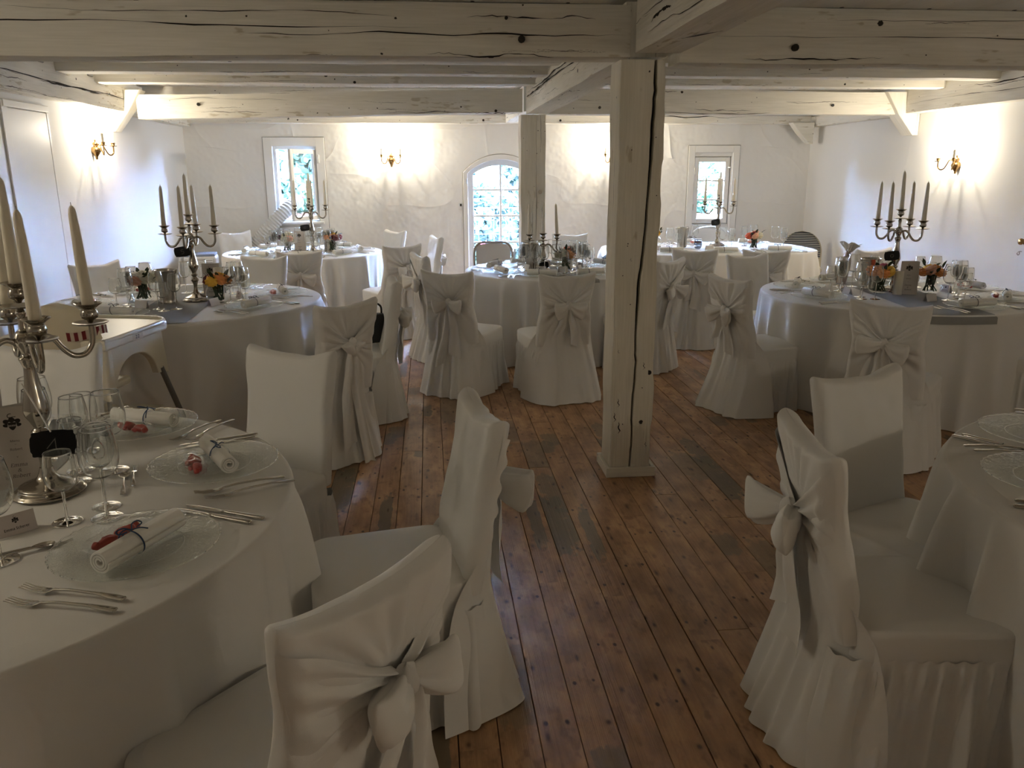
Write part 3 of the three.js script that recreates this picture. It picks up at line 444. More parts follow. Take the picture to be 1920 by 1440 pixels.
function coverGeos(seed, o = {}) {
  const R = rng(seed * 97 + 13), n0 = R() * 50, KY = o.knotY ?? 0.705, H = CH, rough = o.rough ?? 1;
  const zc = y => 0.195 + 0.085 * (y - 0.42) / 0.5, wAt = y => lerp(0.202, 0.211, clamp((y - 0.42) / 0.5)) - (o.plain ? 0.008 : 0.024) * Math.exp(-(((y - KY) / 0.11) ** 2));
  const G = {};
  // backrest: a closed sleeve, its top edge dipping between two corners
  const top = x => H - 0.024 + 0.030 * pow(abs(x) / 0.21, 2.4) + 0.004 * noise(x * 12, 0, n0);
  G.backrest = surf(104, 48, (u, v) => {
    const k = v < 0.88 ? v / 0.88 : 1, c = v < 0.88 ? 0 : (v - 0.88) / 0.12, yb = lerp(0.40, 0.90, k), w = wAt(yb) - 0.004 * c, D = (0.034 + 0.004 * (1 - k)) * max(0.01, cos(c * PI / 2)), q = ring(u, w, -D, D, min(0.028, D * 0.9)), x = q[0];
    const yt = top(x) - 0.016, y = lerp(0.40, yt, k) + 0.017 * sin(c * PI / 2), f = 1 - c, rear = q[3] > 0.5, side = 1 - abs(q[3]);
    let z = zc(y) + q[1], X = x;
    if (rear && !o.plain) { const dx = x - (o.kx || 0), dy = y - KY, r = Math.hypot(dx, dy * 1.1), ph = Math.atan2(dy, dx); z += f * rough * smooth(0.03, 0.10, r) * smooth(0.34, 0.12, r) * (0.010 * pow(abs(sin(ph * 5.0 + n0 + 1.2 * noise(ph * 1.5, r * 6, n0))), 0.7) + 0.005 * sin(ph * 17 + n0)); }
    z += 0.0055 * rough * noise(x * 6, y * 5, n0 + (rear ? 3 : 0)) * f + 0.002 * noise(x * 20, y * 17, n0) * f; X += 0.003 * noise(y * 9, 1, n0 + Math.sign(x)) * side * f;
    if (q[3] < -0.5) z += (o.plain ? 0.014 : 0.008) * Math.exp(-(((y - 0.66) / 0.16) ** 2)) * (1 - (x / w) ** 2) + 0.004 * noise(x * 9 + y * 12, y * 7, n0 + 8) * f;
    return [X, y, z, u * 1.0, y];
  }, true);
  // seat: a padded top and a flat apron
  const apronY = 0.365;
  G.seat = surf(120, 24, (u, v) => {
    let s, y;
    if (v < 0.5) { s = v / 0.5; const e = max(0.002, pow(s, 0.75)), q = ring(u, 0.212 * e, -0.032 - 0.222 * e, -0.032 + 0.222 * e, 0.07 * e); y = 0.474 - 0.020 * pow(e, 4) + 0.005 * noise(q[0] * 9, q[1] * 9, n0 + 5); return [q[0], y, q[1], q[0], q[1]]; }
    s = (v - 0.5) / 0.5; const b = min(1, s / 0.25); y = s < 0.25 ? 0.454 - 0.016 * (1 - cos(b * PI / 2)) : lerp(0.438, apronY, (s - 0.25) / 0.75); const e = 0.014 * sin(b * PI / 2), q = ring(u, 0.212 + e, -0.254 - e, 0.19 + 0.004, 0.07), w = 0.004 * noise(q[0] * 14 + q[1] * 11, y * 14, n0) * s;
    return [q[0] + q[2] * w, y, q[1] + q[3] * w, u * 1.7, y];
  }, true);
  // skirt: gathered at the apron seam, flaring to the floor
  const gath = foldFn(seed * 5 + 1, 40), big = foldFn(seed * 7 + 2, 17);
  G.skirt = surf(320, 28, (u, v) => {
    const t = v, y = lerp(apronY + 0.006, 0.006, t), q0 = ring(u, 0.222, -0.264, 0.232, 0.07), back = smooth(0.3, 0.9, q0[3]), a = u * 2 * PI;
    const f = (gath(a) - 0.4) * 0.022 * smooth(0, 0.12, t) * (1 - 0.75 * t) + (big(a) - 0.4) * 0.050 * smooth(0.05, 0.8, t), fl = 0.024 * t + 0.012 * t * t + f * (1 - back * 0.6) + 0.006 * noise(q0[0] * 9 + q0[1] * 8, y * 5, n0);
    const q = ring(u, 0.224, -0.266, 0.234 + 0.02 * t, 0.07 + 0.02 * t);
    return [q[0] + q[2] * fl, y + 0.004 * (1 - t) * sin(a * 40), q[1] + q[3] * fl, u * 1.8, y];
  }, true);
  // rear drape: pleats running from the knot to the floor and spreading out
  if (o.plain) return G;
  const pl = [...Array(6)].map((_, i) => ({ c: -0.92 + 1.84 * (i + 0.1 + 0.8 * R()) / 6, w: 0.06 + 0.10 * R(), a: 0.35 + 0.8 * R() })), lean = (R() - 0.5) * 0.05, WB = (o.spread ?? 0.27) + 0.04 * R(), tail = o.train ?? 0.09;
  const pleat = s => { let k = 0; for (const p of pl) k += p.a * Math.exp(-(((s - p.c) / p.w) ** 2)); return k; };
  const zb = y => zc(max(y, 0.40)) + 0.036;
  G.rear_drape = surf(90, 34, (u, v) => {
    const s = u * 2 - 1, t = v, y = lerp(KY + 0.008 - 0.20 * pow(abs(s), 1.4) * (1 - t), 0.005, t), W = lerp(0.085 + 0.115 * pow(abs(s), 1), WB, pow(t, 0.85)), flare = (tail - 0.02) * pow(clamp((0.45 - y) / 0.45), 1.3);
    const k = pleat(s) * smooth(0.0, 0.2, t), x = s * W + lean * t + 0.010 * noise(s * 4, y * 4, n0), z = zb(y) + 0.010 + flare + 0.034 * k * (0.45 + 0.55 * t) - 0.02 * pow(abs(s), 3) - (0.03 + 0.21 * t) * pow(abs(s), 5) + 0.006 * noise(s * 9, y * 6, n0 + 3);
    return [x, y, z, x, y];
  });
  // sash bands: from the side edges in to the knot
  const kx = o.kx || 0, zk = zb(KY) + 0.028;
  const onBack = (x, y) => { const w = wAt(y), r = 0.028, e = abs(x) - (w - r); return zc(y) + 0.036 - r + (e <= 0 ? r : sqrt(max(0, r * r - e * e))); };
  G.sash = [-1, 1].map(sd => surf(36, 22, (u, v) => {
    const b = v * 2 - 1, hh = lerp(o.band ?? 0.125, 0.020, smooth(0.0, 1.05, u)), yc = lerp(KY + 0.055, KY + 0.003, pow(u, 0.75)), y = yc + b * hh, x = lerp(sd * wAt(y) * 0.9995, kx + sd * 0.012, u), f = smooth(0, 0.15, u);
    const z = onBack(x, y) + 0.009 * f + 0.002 + f * (0.014 * pow(u, 2) + 0.0095 * sin(b * 9.5 + u * 2.0 + n0 * 3 + sd) * (0.55 + u * 0.45) + 0.008 * noise(u * 4, b * 2.5, n0 + sd) - 0.007 * pow(abs(b), 6));
    return [x, y, z, x, y];
  }));
  const rl = R();
  G.loop = [-1, 1].map(sd => { const L = (o.loop ?? 0.125) * (0.9 + 0.25 * R()), dr = (o.droop ?? 0.25) + 0.35 * (R() - 0.5), yaw = (o.yaw ?? 0.35) * (0.5 + R()), big_ = 0.9 + 0.3 * R();
    return surf(30, 22, (u, v) => { const b = u * 2 * PI, a = v, cap = a < 0.82 ? 1 : sqrt(max(0, 1 - ((a - 0.82) / 0.18) ** 2)), rv = (0.016 + (o.puff ?? 0.046) * pow(min(a, 0.9), 0.75) * big_) * cap, rz = (0.013 + 0.026 * sin(PI * min(1, a * 0.9 + 0.1)) * big_) * max(cap, 0.02), f = 1 + 0.20 * sin(b * 4 + n0) * (1 - a * 0.5) + 0.15 * sin(b * 7 + sd + n0) * (1 - a);
      const px = L * a, py = cos(b) * rv * f - 0.012 * sin(PI * a), pz = sin(b) * rz * f, x = px * cos(dr) + py * sin(dr), y = -px * sin(dr) + py * cos(dr); return [kx + sd * (x * cos(yaw) + 0.008), KY + y, zk + 0.008 + pz + x * sin(yaw), a * 0.1, b * 0.03]; }, true); });
  G.knot = at(surf(22, 14, (u, v) => { const a = u * 2 * PI, p = v * PI, r = 1 + 0.13 * sin(a * 3 + p * 2 + n0); return [0.025 * sin(p) * cos(a) * r, 0.032 * cos(p) * r, 0.022 * sin(p) * sin(a) * r]; }, true), kx, KY, zk + 0.012);
  G.tail = [-1, 1].map(sd => { const L = (o.tails ?? 0.36) * (0.75 + 0.5 * R()), w1 = 0.035 + 0.022 * R(), dx = sd * (0.02 + 0.05 * R());
    return surf(12, 22, (u, v) => { const b = u * 2 - 1, y = max(0.012, KY - 0.01 - L * v), x = kx + sd * 0.01 + dx * v + b * lerp(0.012, w1, pow(v, 0.7)) + 0.006 * sin(v * 7 + n0), fl = (tail - 0.02) * pow(clamp((0.45 - y) / 0.45), 1.3); return [x, y - 0.018 * sd * b * smooth(0.8, 1, v), zb(y) + 0.050 + fl + 0.014 * smooth(0, 0.3, v) + 0.012 * cos(b * 2.6 + v * 2) * (sd > 0 ? 1 : 0.8) + 0.008 * noise(v * 4, b, n0 + sd), x, y]; }); });
  return G;
}
const R0 = 0.6;
function chairProto(seed, o) {
  const p = proto('covered_chair'), G = coverGeos(seed, o);
  mesh('backrest', G.backrest, M.cover, p); mesh('seat', G.seat, M.cover, p); mesh('skirt', G.skirt, M.cover, p);
  if (G.rear_drape) { mesh('rear_drape', G.rear_drape, M.cover, p); G.sash.forEach(g => mesh('sash', g, M.cover, p)); const bow = new THREE.Group(); bow.name = 'bow'; p.add(bow); G.loop.forEach(g => mesh('loop', g, M.cover, bow)); mesh('knot', G.knot, M.cover, bow); G.tail.forEach(g => mesh('tail', g, M.cover, bow)); }
  return p;
}
const CP = {
  A: chairProto(1, { loop: 0.115, droop: 0.15, kx: 0.05, tails: 0.33, knotY: 0.715, rough: 1.25, spread: 0.25 }), B: chairProto(2, { loop: 0.145, droop: 0.3, yaw: 0.5, tails: 0.4, spread: 0.28, train: 0.12, puff: 0.056 }), C: chairProto(3, { plain: true }), D: chairProto(4, { loop: 0.06, droop: 0.8, tails: 0.68, spread: 0.26, train: 0.11, knotY: 0.70 }),
  E: chairProto(5, { loop: 0.11, droop: 0.35, yaw: 0.6, spread: 0.26 }), F: chairProto(6, { loop: 0.11, droop: 0.05, kx: 0.03, tails: 0.42, spread: 0.29, train: 0.13 }), G: chairProto(7, { loop: 0.115, droop: 0.3, tails: 0.25, spread: 0.31, train: 0.16 }), H: chairProto(8, { loop: 0.13, droop: 0.15, tails: 0.3, spread: 0.30, train: 0.15 }),
};
// each chair: back's middle (x, z), the turn of its top edge, prototype, label
const chair = (x, z, deg, k, label) => { const a = deg * PI / 180, dx = 0.265 * sin(a), dz = 0.265 * cos(a); return copy(CP[k], [x - dx, 0, z - dz], a, label, 'chair', undefined); };
chair(-0.14, -1.30, 49, 'A', 'nearest covered chair at the bottom of the picture, its big bow towards the viewer');
chair(0.13, -2.35, 101, 'B', 'covered chair right of the near left table, inner back lit, bow on its right');
chair(-0.58, -3.23, 152, 'C', 'plain covered chair behind the near left table, smooth front of its back facing the viewer');
chair(-1.59, -3.42, 178, 'C', 'covered chair behind the large silver candelabra at the left picture edge');
chair(-0.48, -4.46, 43, 'D', 'covered chair with small knot and one long narrow tail reaching the floor');
chair(-0.26, -5.40, 98, 'E', 'covered chair seen edge-on with a black bag lying on its seat');
chair(-1.42, -7.06, 166, 'C', 'covered chair behind the yellow roses of the middle left table');
chair(-2.66, -6.72, 232, 'C', 'covered chair between the middle left table and the left wall door');
chair(-1.19, -7.52, 9, 'H', 'covered chair with broad bow in front of the far left table');
chair(-0.28, -7.98, 28, 'F', 'covered chair with bow right of the far left table, its pale seat showing');
chair(-0.43, -10.02, 126, 'C', 'covered chair behind the right side of the far left table, against the back wall');
chair(0.06, -9.02, 105, 'E', 'covered chair right of the far left table, side-on, with bluish bow');
chair(-2.36, -10.16, 216, 'C', 'covered chair in the far left corner beside the air conditioner');
chair(-0.08, -7.02, -72, 'B', 'covered chair left of the centre table turned to the right, bow on its left');
chair(0.12, -5.80, -28, 'F', 'covered chair at the front left of the centre table, bow tied off-centre');
chair(0.95, -5.56, 10, 'G', 'covered chair at the front of the centre table, pleats falling straight to the floor');
chair(1.92, -6.36, 42, 'E', 'covered chair half hidden behind the near post, bow on its right');
chair(1.60, -9.20, 160, 'C', 'bluish covered chair against the back wall just right of the far post');
chair(2.42, -7.20, -20, 'H', 'covered chair with drooping bow at the front left of the far right table');
chair(3.02, -7.02, -20, 'F', 'covered chair at the front of the far right table, mostly hidden behind another chair');
chair(4.00, -6.98, 18, 'F', 'covered chair at the front right corner of the far right table, only its top showing');
chair(2.70, -6.64, 196, 'C', 'plain covered chair at the far left of the right table, facing the viewer');
chair(2.02, -5.22, -71, 'G', 'covered chair left of the right table, seat and ruffled skirt to the right');
chair(2.47, -4.06, -43, 'H', 'covered chair in front of the right table, broad bow in the middle of its back');
chair(4.22, -4.51, 50, 'F', 'covered chair at the right picture edge of which only seat and skirt show');
chair(1.50, -2.60, 201, 'C', 'plain covered chair behind the near right table, wrinkled back facing the viewer');
chair(1.03, -1.98, -97, 'B', 'large covered chair at the lower right, bow pointing left');

// ---------------------------------------------------------------- tableware prototypes
const P = {};
{ // hammered glass charger plate
  const p = P.plate = proto('glass_plate'), R = 0.188;
  mesh('dish', surf(96, 26, (u, v) => { const a = u * 2 * PI, r = R * v, wv = v > 0.9 ? 0.0016 * sin(a * 36) + 0.001 * noise(cos(a) * 9, sin(a) * 9, 4) : 0; const y = v < 0.52 ? 0.004 : v < 0.6 ? lerp(0.004, 0.010, smooth(0.52, 0.6, v)) : lerp(0.010, 0.019, (v - 0.6) / 0.4); return [(r + wv) * cos(a), y + wv * 0.5, (r + wv) * sin(a), r * cos(a) * 4, r * sin(a) * 4]; }, true), M.plate, p);
  const rim = []; for (let i = 0; i < 96; i++) { const a = i / 96 * 2 * PI, r = R + 0.0016 * sin(a * 36); rim.push([r * cos(a), 0.0195 + 0.0008 * sin(a * 36), r * sin(a)]); }
  mesh('rim', tube(rim, 0.0019, 192, 6, true), M.stem, p);
  mesh('well_ring', tube([...Array(48)].map((_, i) => [0.105 * cos(i / 24 * PI), 0.0085, 0.105 * sin(i / 24 * PI)]), 0.0016, 96, 5, true), M.stem, p);
}
function napkinProto(rib) { // rolled napkin lying along x, tied with a narrow ribbon
  const p = proto('napkin_roll'), L = 0.25, q = [], th = 0.0043, N = 66, sp = (t, e) => { const r = lerp(0.0085, 0.0280, t) + e + 0.0004 * noise(t * 9, 0, 2), a = t * 2 * PI * 2.9 + 0.6; return V2(r * cos(a), r * sin(a)); };
  for (let i = 0; i <= N; i++) q.push(sp(i / N, 0)); for (let i = N; i >= 0; i--) q.push(sp(i / N, -th));
  const rg = new THREE.ExtrudeGeometry(new THREE.Shape(q), { depth: L, bevelEnabled: true, bevelSize: 0.0008, bevelThickness: 0.0015, bevelSegments: 1 }); rg.translate(0, 0, -L / 2); rg.rotateY(PI / 2); mesh('roll', toCreasedNormals(at(rg, 0, 0.030, 0), 0.7), M.napkin, p);
  mesh('ribbon', surf(32, 1, (u, v) => { const a = u * 2 * PI, r = 0.0302; return [0.022 + (v - 0.5) * 0.005 + 0.004 * sin(a), 0.030 + r * sin(a), r * cos(a)]; }, true), rib, p);
  const lp = s => tube([[0.022, 0.061, 0], [0.022 + s * 0.014, 0.069, 0.012], [0.022 + s * 0.034, 0.068, 0.014], [0.022 + s * 0.036, 0.064, 0.004], [0.022 + s * 0.016, 0.0625, 0.0]], 0.0017, 20, 5);
  mesh('ribbon_bow', join([lp(1), lp(-1), tube([[0.022, 0.062, 0], [0.03, 0.064, 0.01], [0.034, 0.054, 0.024], [0.036, 0.036, 0.031]], 0.0016, 12, 5), tube([[0.022, 0.062, 0], [0.008, 0.063, -0.012], [-0.004, 0.057, -0.022]], 0.0016, 10, 5)]), rib, p);
  return p;
}
P.napkin = napkinProto(M.ribbon); P.napkinDark = napkinProto(M.ribbonDark);
function sweetProto(m) { // jelly sweets in a clear twist bag
  const p = proto('sweet_bag'), blob = (x, y, z, a, b, c, s) => at(surf(16, 10, (u, v) => { const f = u * 2 * PI, g = v * PI, k = 1 + 0.12 * sin(f * 2 + s) * sin(g * 3); return [a * k * sin(g) * cos(f), b * k * cos(g), c * k * sin(g) * sin(f)]; }, true), x, y, z);
  mesh('jelly', join([blob(-0.03, 0.016, 0, 0.024, 0.015, 0.02, 1), blob(-0.055, 0.018, 0.002, 0.012, 0.012, 0.012, 2), blob(-0.022, 0.014, 0.02, 0.012, 0.008, 0.008, 3)]), m, p);
  mesh('jelly', join([blob(0.028, 0.015, -0.002, 0.03, 0.013, 0.015, 4), blob(0.055, 0.014, 0.004, 0.012, 0.01, 0.01, 5), blob(0.02, 0.013, 0.016, 0.012, 0.008, 0.008, 6)]), m, p);
  mesh('film', surf(28, 22, (u, v) => { const f = u * 2 * PI, x = lerp(-0.085, 0.085, v), e = pow(max(0, 1 - (x / 0.088) ** 4), 0.6) + 0.22 * smooth(0.06, 0.085, abs(x)), k = 1 + 0.13 * noise(f * 2, v * 9, 6) + 0.06 * sin(f * 9); return [x, 0.020 + 0.0185 * e * sin(f) * k, 0.030 * e * cos(f) * k]; }, true), M.film, p);
  return p;
}
P.sweetRed = sweetProto(M.gummy); P.sweetPink = sweetProto(M.gummyPink);
const bar = (pts, nw = 10) => { // a swept oval bar along -z: pts = [z, halfWidth, halfThick, y]
  const c = pts; return surf(nw, (c.length - 1) * 4, (u, v) => { const q = v * (c.length - 1), i = min(c.length - 2, Math.floor(q)), f = q - i, s = f * f * (3 - 2 * f), z = lerp(c[i][0], c[i + 1][0], f), w = lerp(c[i][1], c[i + 1][1], s), h = lerp(c[i][2], c[i + 1][2], s), y = lerp(c[i][3], c[i + 1][3], s), a = u * 2 * PI; return [w * spow(cos(a), 0.7), y + h * spow(sin(a), 0.7), z]; }, true); };
const cap = (z, w, h, y) => { const g = new THREE.SphereGeometry(1, 10, 6); g.scale(w, h, w * 0.5); return at(g, 0, y, z); };
function forkProto(base, s) {
  const p = proto(base), S = g => (g.scale(s, s, s), g);
  mesh('handle', S(join([bar([[0.12, 0.0085, 0.0022, 0.006], [0.10, 0.0088, 0.0022, 0.0075], [0.06, 0.0045, 0.0026, 0.011], [0.0, 0.0030, 0.0028, 0.0115], [-0.035, 0.0032, 0.0025, 0.009], [-0.045, 0.0068, 0.0018, 0.0062]]), cap(0.12, 0.0085, 0.0022, 0.006)])), M.steel, p);
  const tines = []; for (let i = 0; i < 4; i++) { const x = (i - 1.5) * 0.0062; const g = bar([[-0.062, 0.0016, 0.0012, 0.0042], [-0.085, 0.0016, 0.0011, 0.005], [-0.112, 0.0010, 0.0008, 0.0105]], 6); tines.push(at(g, x, 0, 0)); }
  mesh('tines', S(join([bar([[-0.043, 0.0055, 0.0018, 0.0066], [-0.052, 0.0110, 0.0014, 0.0048], [-0.064, 0.0112, 0.0012, 0.0042]], 12), ...tines])), M.steel, p);
  return p;
}
P.fork = forkProto('fork', 1.06); P.dessertFork = forkProto('dessert_fork', 0.74);
{ const p = P.knife = proto('table_knife');
  mesh('handle', join([bar([[0.125, 0.0070, 0.0040, 0.005], [0.118, 0.0085, 0.0046, 0.005], [0.02, 0.0065, 0.0040, 0.005], [0.005, 0.0046, 0.0038, 0.005], [-0.002, 0.0068, 0.0042, 0.005]]), cap(0.125, 0.0070, 0.0040, 0.005)]), M.steel, p);
  mesh('blade', bar([[-0.002, 0.0062, 0.0018, 0.0048], [-0.02, 0.0090, 0.0011, 0.0046], [-0.09, 0.0092, 0.0009, 0.0046], [-0.115, 0.0050, 0.0007, 0.0046], [-0.124, 0.0006, 0.0005, 0.0046]]), M.steel, p);
  const q = P.spoon = proto('dessert_spoon');
  mesh('handle', join([bar([[0.09, 0.0072, 0.0018, 0.005], [0.07, 0.0072, 0.0018, 0.006], [0.02, 0.0028, 0.0022, 0.0095], [-0.03, 0.0026, 0.0022, 0.0085], [-0.04, 0.004, 0.0018, 0.007]]), cap(0.09, 0.0072, 0.0018, 0.005)]), M.steel, q);
  mesh('bowl', at(surf(24, 8, (u, v) => { const a = u * 2 * PI, r = v; return [0.0165 * r * cos(a) * (1 - 0.16 * sin(a)), 0.0012 + 0.0065 * r * r, -0.062 + 0.026 * r * sin(a)]; }, true), 0, 0, 0), M.steel, q);
}
function glassProto(base, h, rb, bowlH, foot) { // thin bowl, drawn stem, flat foot
  const p = proto(base), s0 = h - bowlH;
  const prof = e => new THREE.SplineCurve([[0.0004, s0 + e * 1.6], [rb * 0.55, s0 + bowlH * 0.07 + e], [rb * 0.9 - e, s0 + bowlH * 0.24], [rb - e, s0 + bowlH * 0.45], [rb * 0.93 - e, s0 + bowlH * 0.75], [rb * 0.80 - e, h]].map(q => V2(...q))).getPoints(26);
  mesh('bowl', new THREE.LatheGeometry([...prof(0), ...prof(0.0013).reverse()], 40), M.bowl, p);
  mesh('stem', smoothLathe([[0.0055, s0 + 0.006], [0.0036, s0 - 0.008], [0.0032, s0 * 0.5], [0.0038, 0.014], [0.010, 0.006]], 14, 20), M.stem, p);
  mesh('foot', smoothLathe([[0.0005, 0.0075], [0.010, 0.0062], [foot * 0.7, 0.003], [foot, 0.0018], [foot, 0.0006], [foot * 0.6, 0.0003], [0.0005, 0.0003]], 32, 24), M.stem, p);
  mesh('lip', tube([...Array(32)].map((_, i) => [rb * 0.80 * cos(i / 16 * PI), h, rb * 0.80 * sin(i / 16 * PI)]), 0.0009, 64, 5, true), M.stem, p);
  return p;
}
P.red = glassProto('red_wine_glass', 0.246, 0.048, 0.136, 0.038); P.whiteWine = glassProto('white_wine_glass', 0.232, 0.040, 0.120, 0.035); P.water = glassProto('water_glass', 0.190, 0.039, 0.105, 0.035);
function crest(c, x, y, s) { // small heraldic crest: shield with a band, helmet, scroll mantling
  c.save(); c.translate(x, y); c.scale(s, s); c.fillStyle = '#2a2522'; c.strokeStyle = '#2a2522'; c.lineWidth = 2.2;
  c.beginPath(); c.moveTo(-13, 4); c.lineTo(13, 4); c.lineTo(12, 18); c.quadraticCurveTo(8, 30, 0, 33); c.quadraticCurveTo(-8, 30, -12, 18); c.closePath(); c.fill();
  c.fillStyle = '#cfc8c0'; c.fillRect(-11, 13, 22, 6); c.fillStyle = '#2a2522'; for (let i = -8; i < 10; i += 5) c.fillRect(i, 13, 2, 6);
  for (const d of [-1, 1]) { c.beginPath(); c.moveTo(d * 4, -2); c.bezierCurveTo(d * 26, -18, d * 34, 2, d * 20, 8); c.bezierCurveTo(d * 34, 8, d * 30, 22, d * 15, 20); c.lineTo(d * 13, 4); c.closePath(); c.fill(); }
  c.beginPath(); c.ellipse(0, -5, 10, 9, 0, 0, 7); c.fill(); c.beginPath(); c.arc(-3, -20, 8, 0.4, 5.2); c.stroke(); c.beginPath(); c.moveTo(-8, -14); c.lineTo(14, -16); c.stroke(); c.restore();
}
const menuTex = canvasTex(256, 512, (c, w, h) => {
  c.fillStyle = '#cdc5bd'; c.fillRect(0, 0, w, h); crest(c, 118, 92, 1.7); c.fillStyle = '#5c5550'; c.textAlign = 'center'; c.font = '20px sans-serif'; c.fillText('Menu', 118, 222); c.fillText('~', 118, 244); c.font = '22px sans-serif'; c.fillText('Robert', 118, 276); c.font = '18px sans-serif'; c.fillText('v', 118, 322); c.font = 'italic 30px serif'; c.fillText('Emma', 118, 378); c.fillText('&', 118, 412); c.fillText('Robert', 122, 448);
});
const cardTex = canvasTex(256, 128, (c, w, h) => { c.fillStyle = '#cdc4bf'; c.fillRect(0, 0, w, h); crest(c, 132, 34, 0.75); c.fillStyle = '#4c4542'; c.textAlign = 'center'; c.font = 'bold 23px sans-serif'; c.fillText('Emma Scherer', 130, 98); });
const lineCardTex = canvasTex(256, 128, (c, w, h) => { c.fillStyle = '#cdc4bf'; c.fillRect(0, 0, w, h); crest(c, 128, 36, 0.75); c.fillStyle = '#6a625e'; c.fillRect(52, 92, 150, 5); });
M.menu = std({ map: menuTex, roughness: 0.85, side: DS }); M.card = std({ map: cardTex, roughness: 0.85, side: DS }); M.cardFar = std({ map: lineCardTex, roughness: 0.85, side: DS });
function tentCard(front, w = 0.092, h = 0.05) { const p = proto('place_card'), lean = 0.016; const g = (z0, z1) => surf(1, 1, (u, v) => [(u - 0.5) * w, v * h + 0.0005, lerp(z0, z1, v)]); mesh('front', g(lean, 0.0008), front, p); mesh('back', g(-lean, -0.0002), M.paper, p); return p; }
P.card = tentCard(M.card); P.cardFar = tentCard(M.cardFar);

// ---------------------------------------------------------------- laid places
const dirWords = ['right', 'near right', 'near', 'near left', 'left', 'far left', 'far', 'far right'];
const faceTo = (dx, dz) => Math.atan2(-dx, -dz);           // turn that points -z along (dx, dz)
function layPlace(key, deg, o = {}) {
  const T = TABLES[key], a = deg * PI / 180, ox = o.out ? o.out[0] : cos(a), oz = o.out ? o.out[1] : sin(a), r = o.r ?? T.r - 0.275, px = o.at ? o.at[0] : T.x + r * ox, pz = o.at ? o.at[1] : T.z + r * oz, R = rng(Math.round(deg * 7) + T.seed * 101);
  const seat = o.name || dirWords[((Math.round((deg) / 45) % 8) + 8) % 8] + ' place', here = `${seat} of the ${T.where}`, lx = -oz, lz = ox, y = TY + 0.0015; // (lx, lz): to the sitter's left
  const at2 = (rad, left) => [px + ox * rad + lx * left, y, pz + oz * rad + lz * left], j = s => (R() - 0.5) * s, inn = faceTo(-ox, -oz);
  const put = (pr, rad, left, turn, label, cat, group, dy = 0) => { const q = at2(rad, left); q[1] += dy; return copy(pr, q, turn, label, cat, group); };
  put(P.plate, 0, 0, 0, `glass charger plate at the ${here}`, 'plate', `glass plates on the ${T.where}`);
  if (!o.bare) put(o.dark ? P.napkinDark : P.napkin, 0.015 + j(0.02), j(0.02), faceTo(lx, lz) + PI / 2 + (o.nt ?? j(0.35)), `rolled napkin with ${o.dark ? 'dark' : 'blue'} ribbon at the ${here}`, 'napkin', `rolled napkins on the ${T.where}`, 0.008);
  if (o.sweet) put(o.sweet === 'red' ? P.sweetRed : P.sweetPink, -0.058, 0.02 + j(0.04), faceTo(lx, lz) + PI / 2 + (o.nt ?? 0) + j(0.3), `bag of ${o.sweet} jelly sweets at the ${here}`, 'sweets', `sweet bags on the ${T.where}`, 0.010);
  put(P.fork, 0.03, 0.215, inn + 0.03 + (o.ft ?? 0), `inner steel fork at the ${here}`, 'fork', `forks on the ${T.where}`); put(P.fork, 0.05, 0.262, inn + 0.08 + (o.ft ?? 0), `outer steel fork at the ${here}`, 'fork', `forks on the ${T.where}`);
  put(P.knife, 0.035, -0.212, inn - 0.05 + j(0.06), `inner steel knife at the ${here}`, 'knife', `knives on the ${T.where}`); put(P.knife, 0.05, -0.243, inn + j(0.06), `outer steel knife at the ${here}`, 'knife', `knives on the ${T.where}`);
  if (o.dessert) { put(P.dessertFork, -0.225, o.dl ?? -0.02, o.dt ?? faceTo(-lx, -lz), `small dessert fork at the ${here}`, 'fork', `dessert forks on the ${T.where}`); put(P.spoon, -0.255, (o.dl ?? 0) + 0.03, o.dt ?? faceTo(lx, lz), `dessert spoon at the ${here}`, 'spoon', `dessert spoons on the ${T.where}`); }
  const g = o.glasses || [[-0.29, -0.07], [-0.235, -0.155], [-0.315, -0.19]];
  if (!o.noGlass) { put(P.red, g[0][0], g[0][1], 0, `large red wine glass at the ${here}`, 'wine glass', `large wine glasses on the ${T.where}`); put(P.water, g[1][0], g[1][1], 0, `short-stemmed water glass at the ${here}`, 'water glass', `water glasses on the ${T.where}`); if (g[2]) put(P.whiteWine, g[2][0], g[2][1], 0, `slender white wine glass at the ${here}`, 'wine glass', `slender wine glasses on the ${T.where}`); }
  if (o.card !== 0) put(key === 'NL' ? P.card : P.cardFar, o.card ? o.card[0] : -0.30, o.card ? o.card[1] : 0.07, o.cardTurn ?? inn + PI + j(0.4), `white place card with crest at the ${here}`, 'place card', `place cards on the ${T.where}`);
}
layPlace('NL', 24, { name: 'nearest place', at: [-0.715, -1.825], out: [0.90, 0.44], sweet: 'red', nt: 0.05, ft: 0.12, dessert: true, dt: faceTo(0.85, -0.5), dl: 0.09, glasses: [[-0.215, -0.115], [-0.29, -0.06], [-0.275, -0.17]], card: [-0.36, 0.03], cardTurn: 0.75 });
layPlace('NL', 336, { name: 'second place', at: [-0.675, -2.385], out: [0.92, -0.39], sweet: 'red', nt: 0.1, dessert: true, dt: faceTo(-0.3, -0.95), glasses: [[-0.27, -0.11], [-0.37, -0.06], [-0.36, -0.16]], card: 0 });
layPlace('NL', 296, { name: 'third place', at: [-1.03, -2.80], out: [0.45, -0.89], sweet: 'red', dessert: false, glasses: [[-0.30, -0.11], [-0.24, 0.02], [-0.36, -0.03]], card: 0 });
layPlace('NL', 252, { name: 'place behind the candelabra', bare: true, glasses: [[-0.20, -0.10], [-0.27, 0.0], [-0.28, -0.16]], card: 0 });
copy(P.red, [-1.01, TY + 0.0015, -1.80], 0, 'large wine glass cut by the left picture edge', 'wine glass');
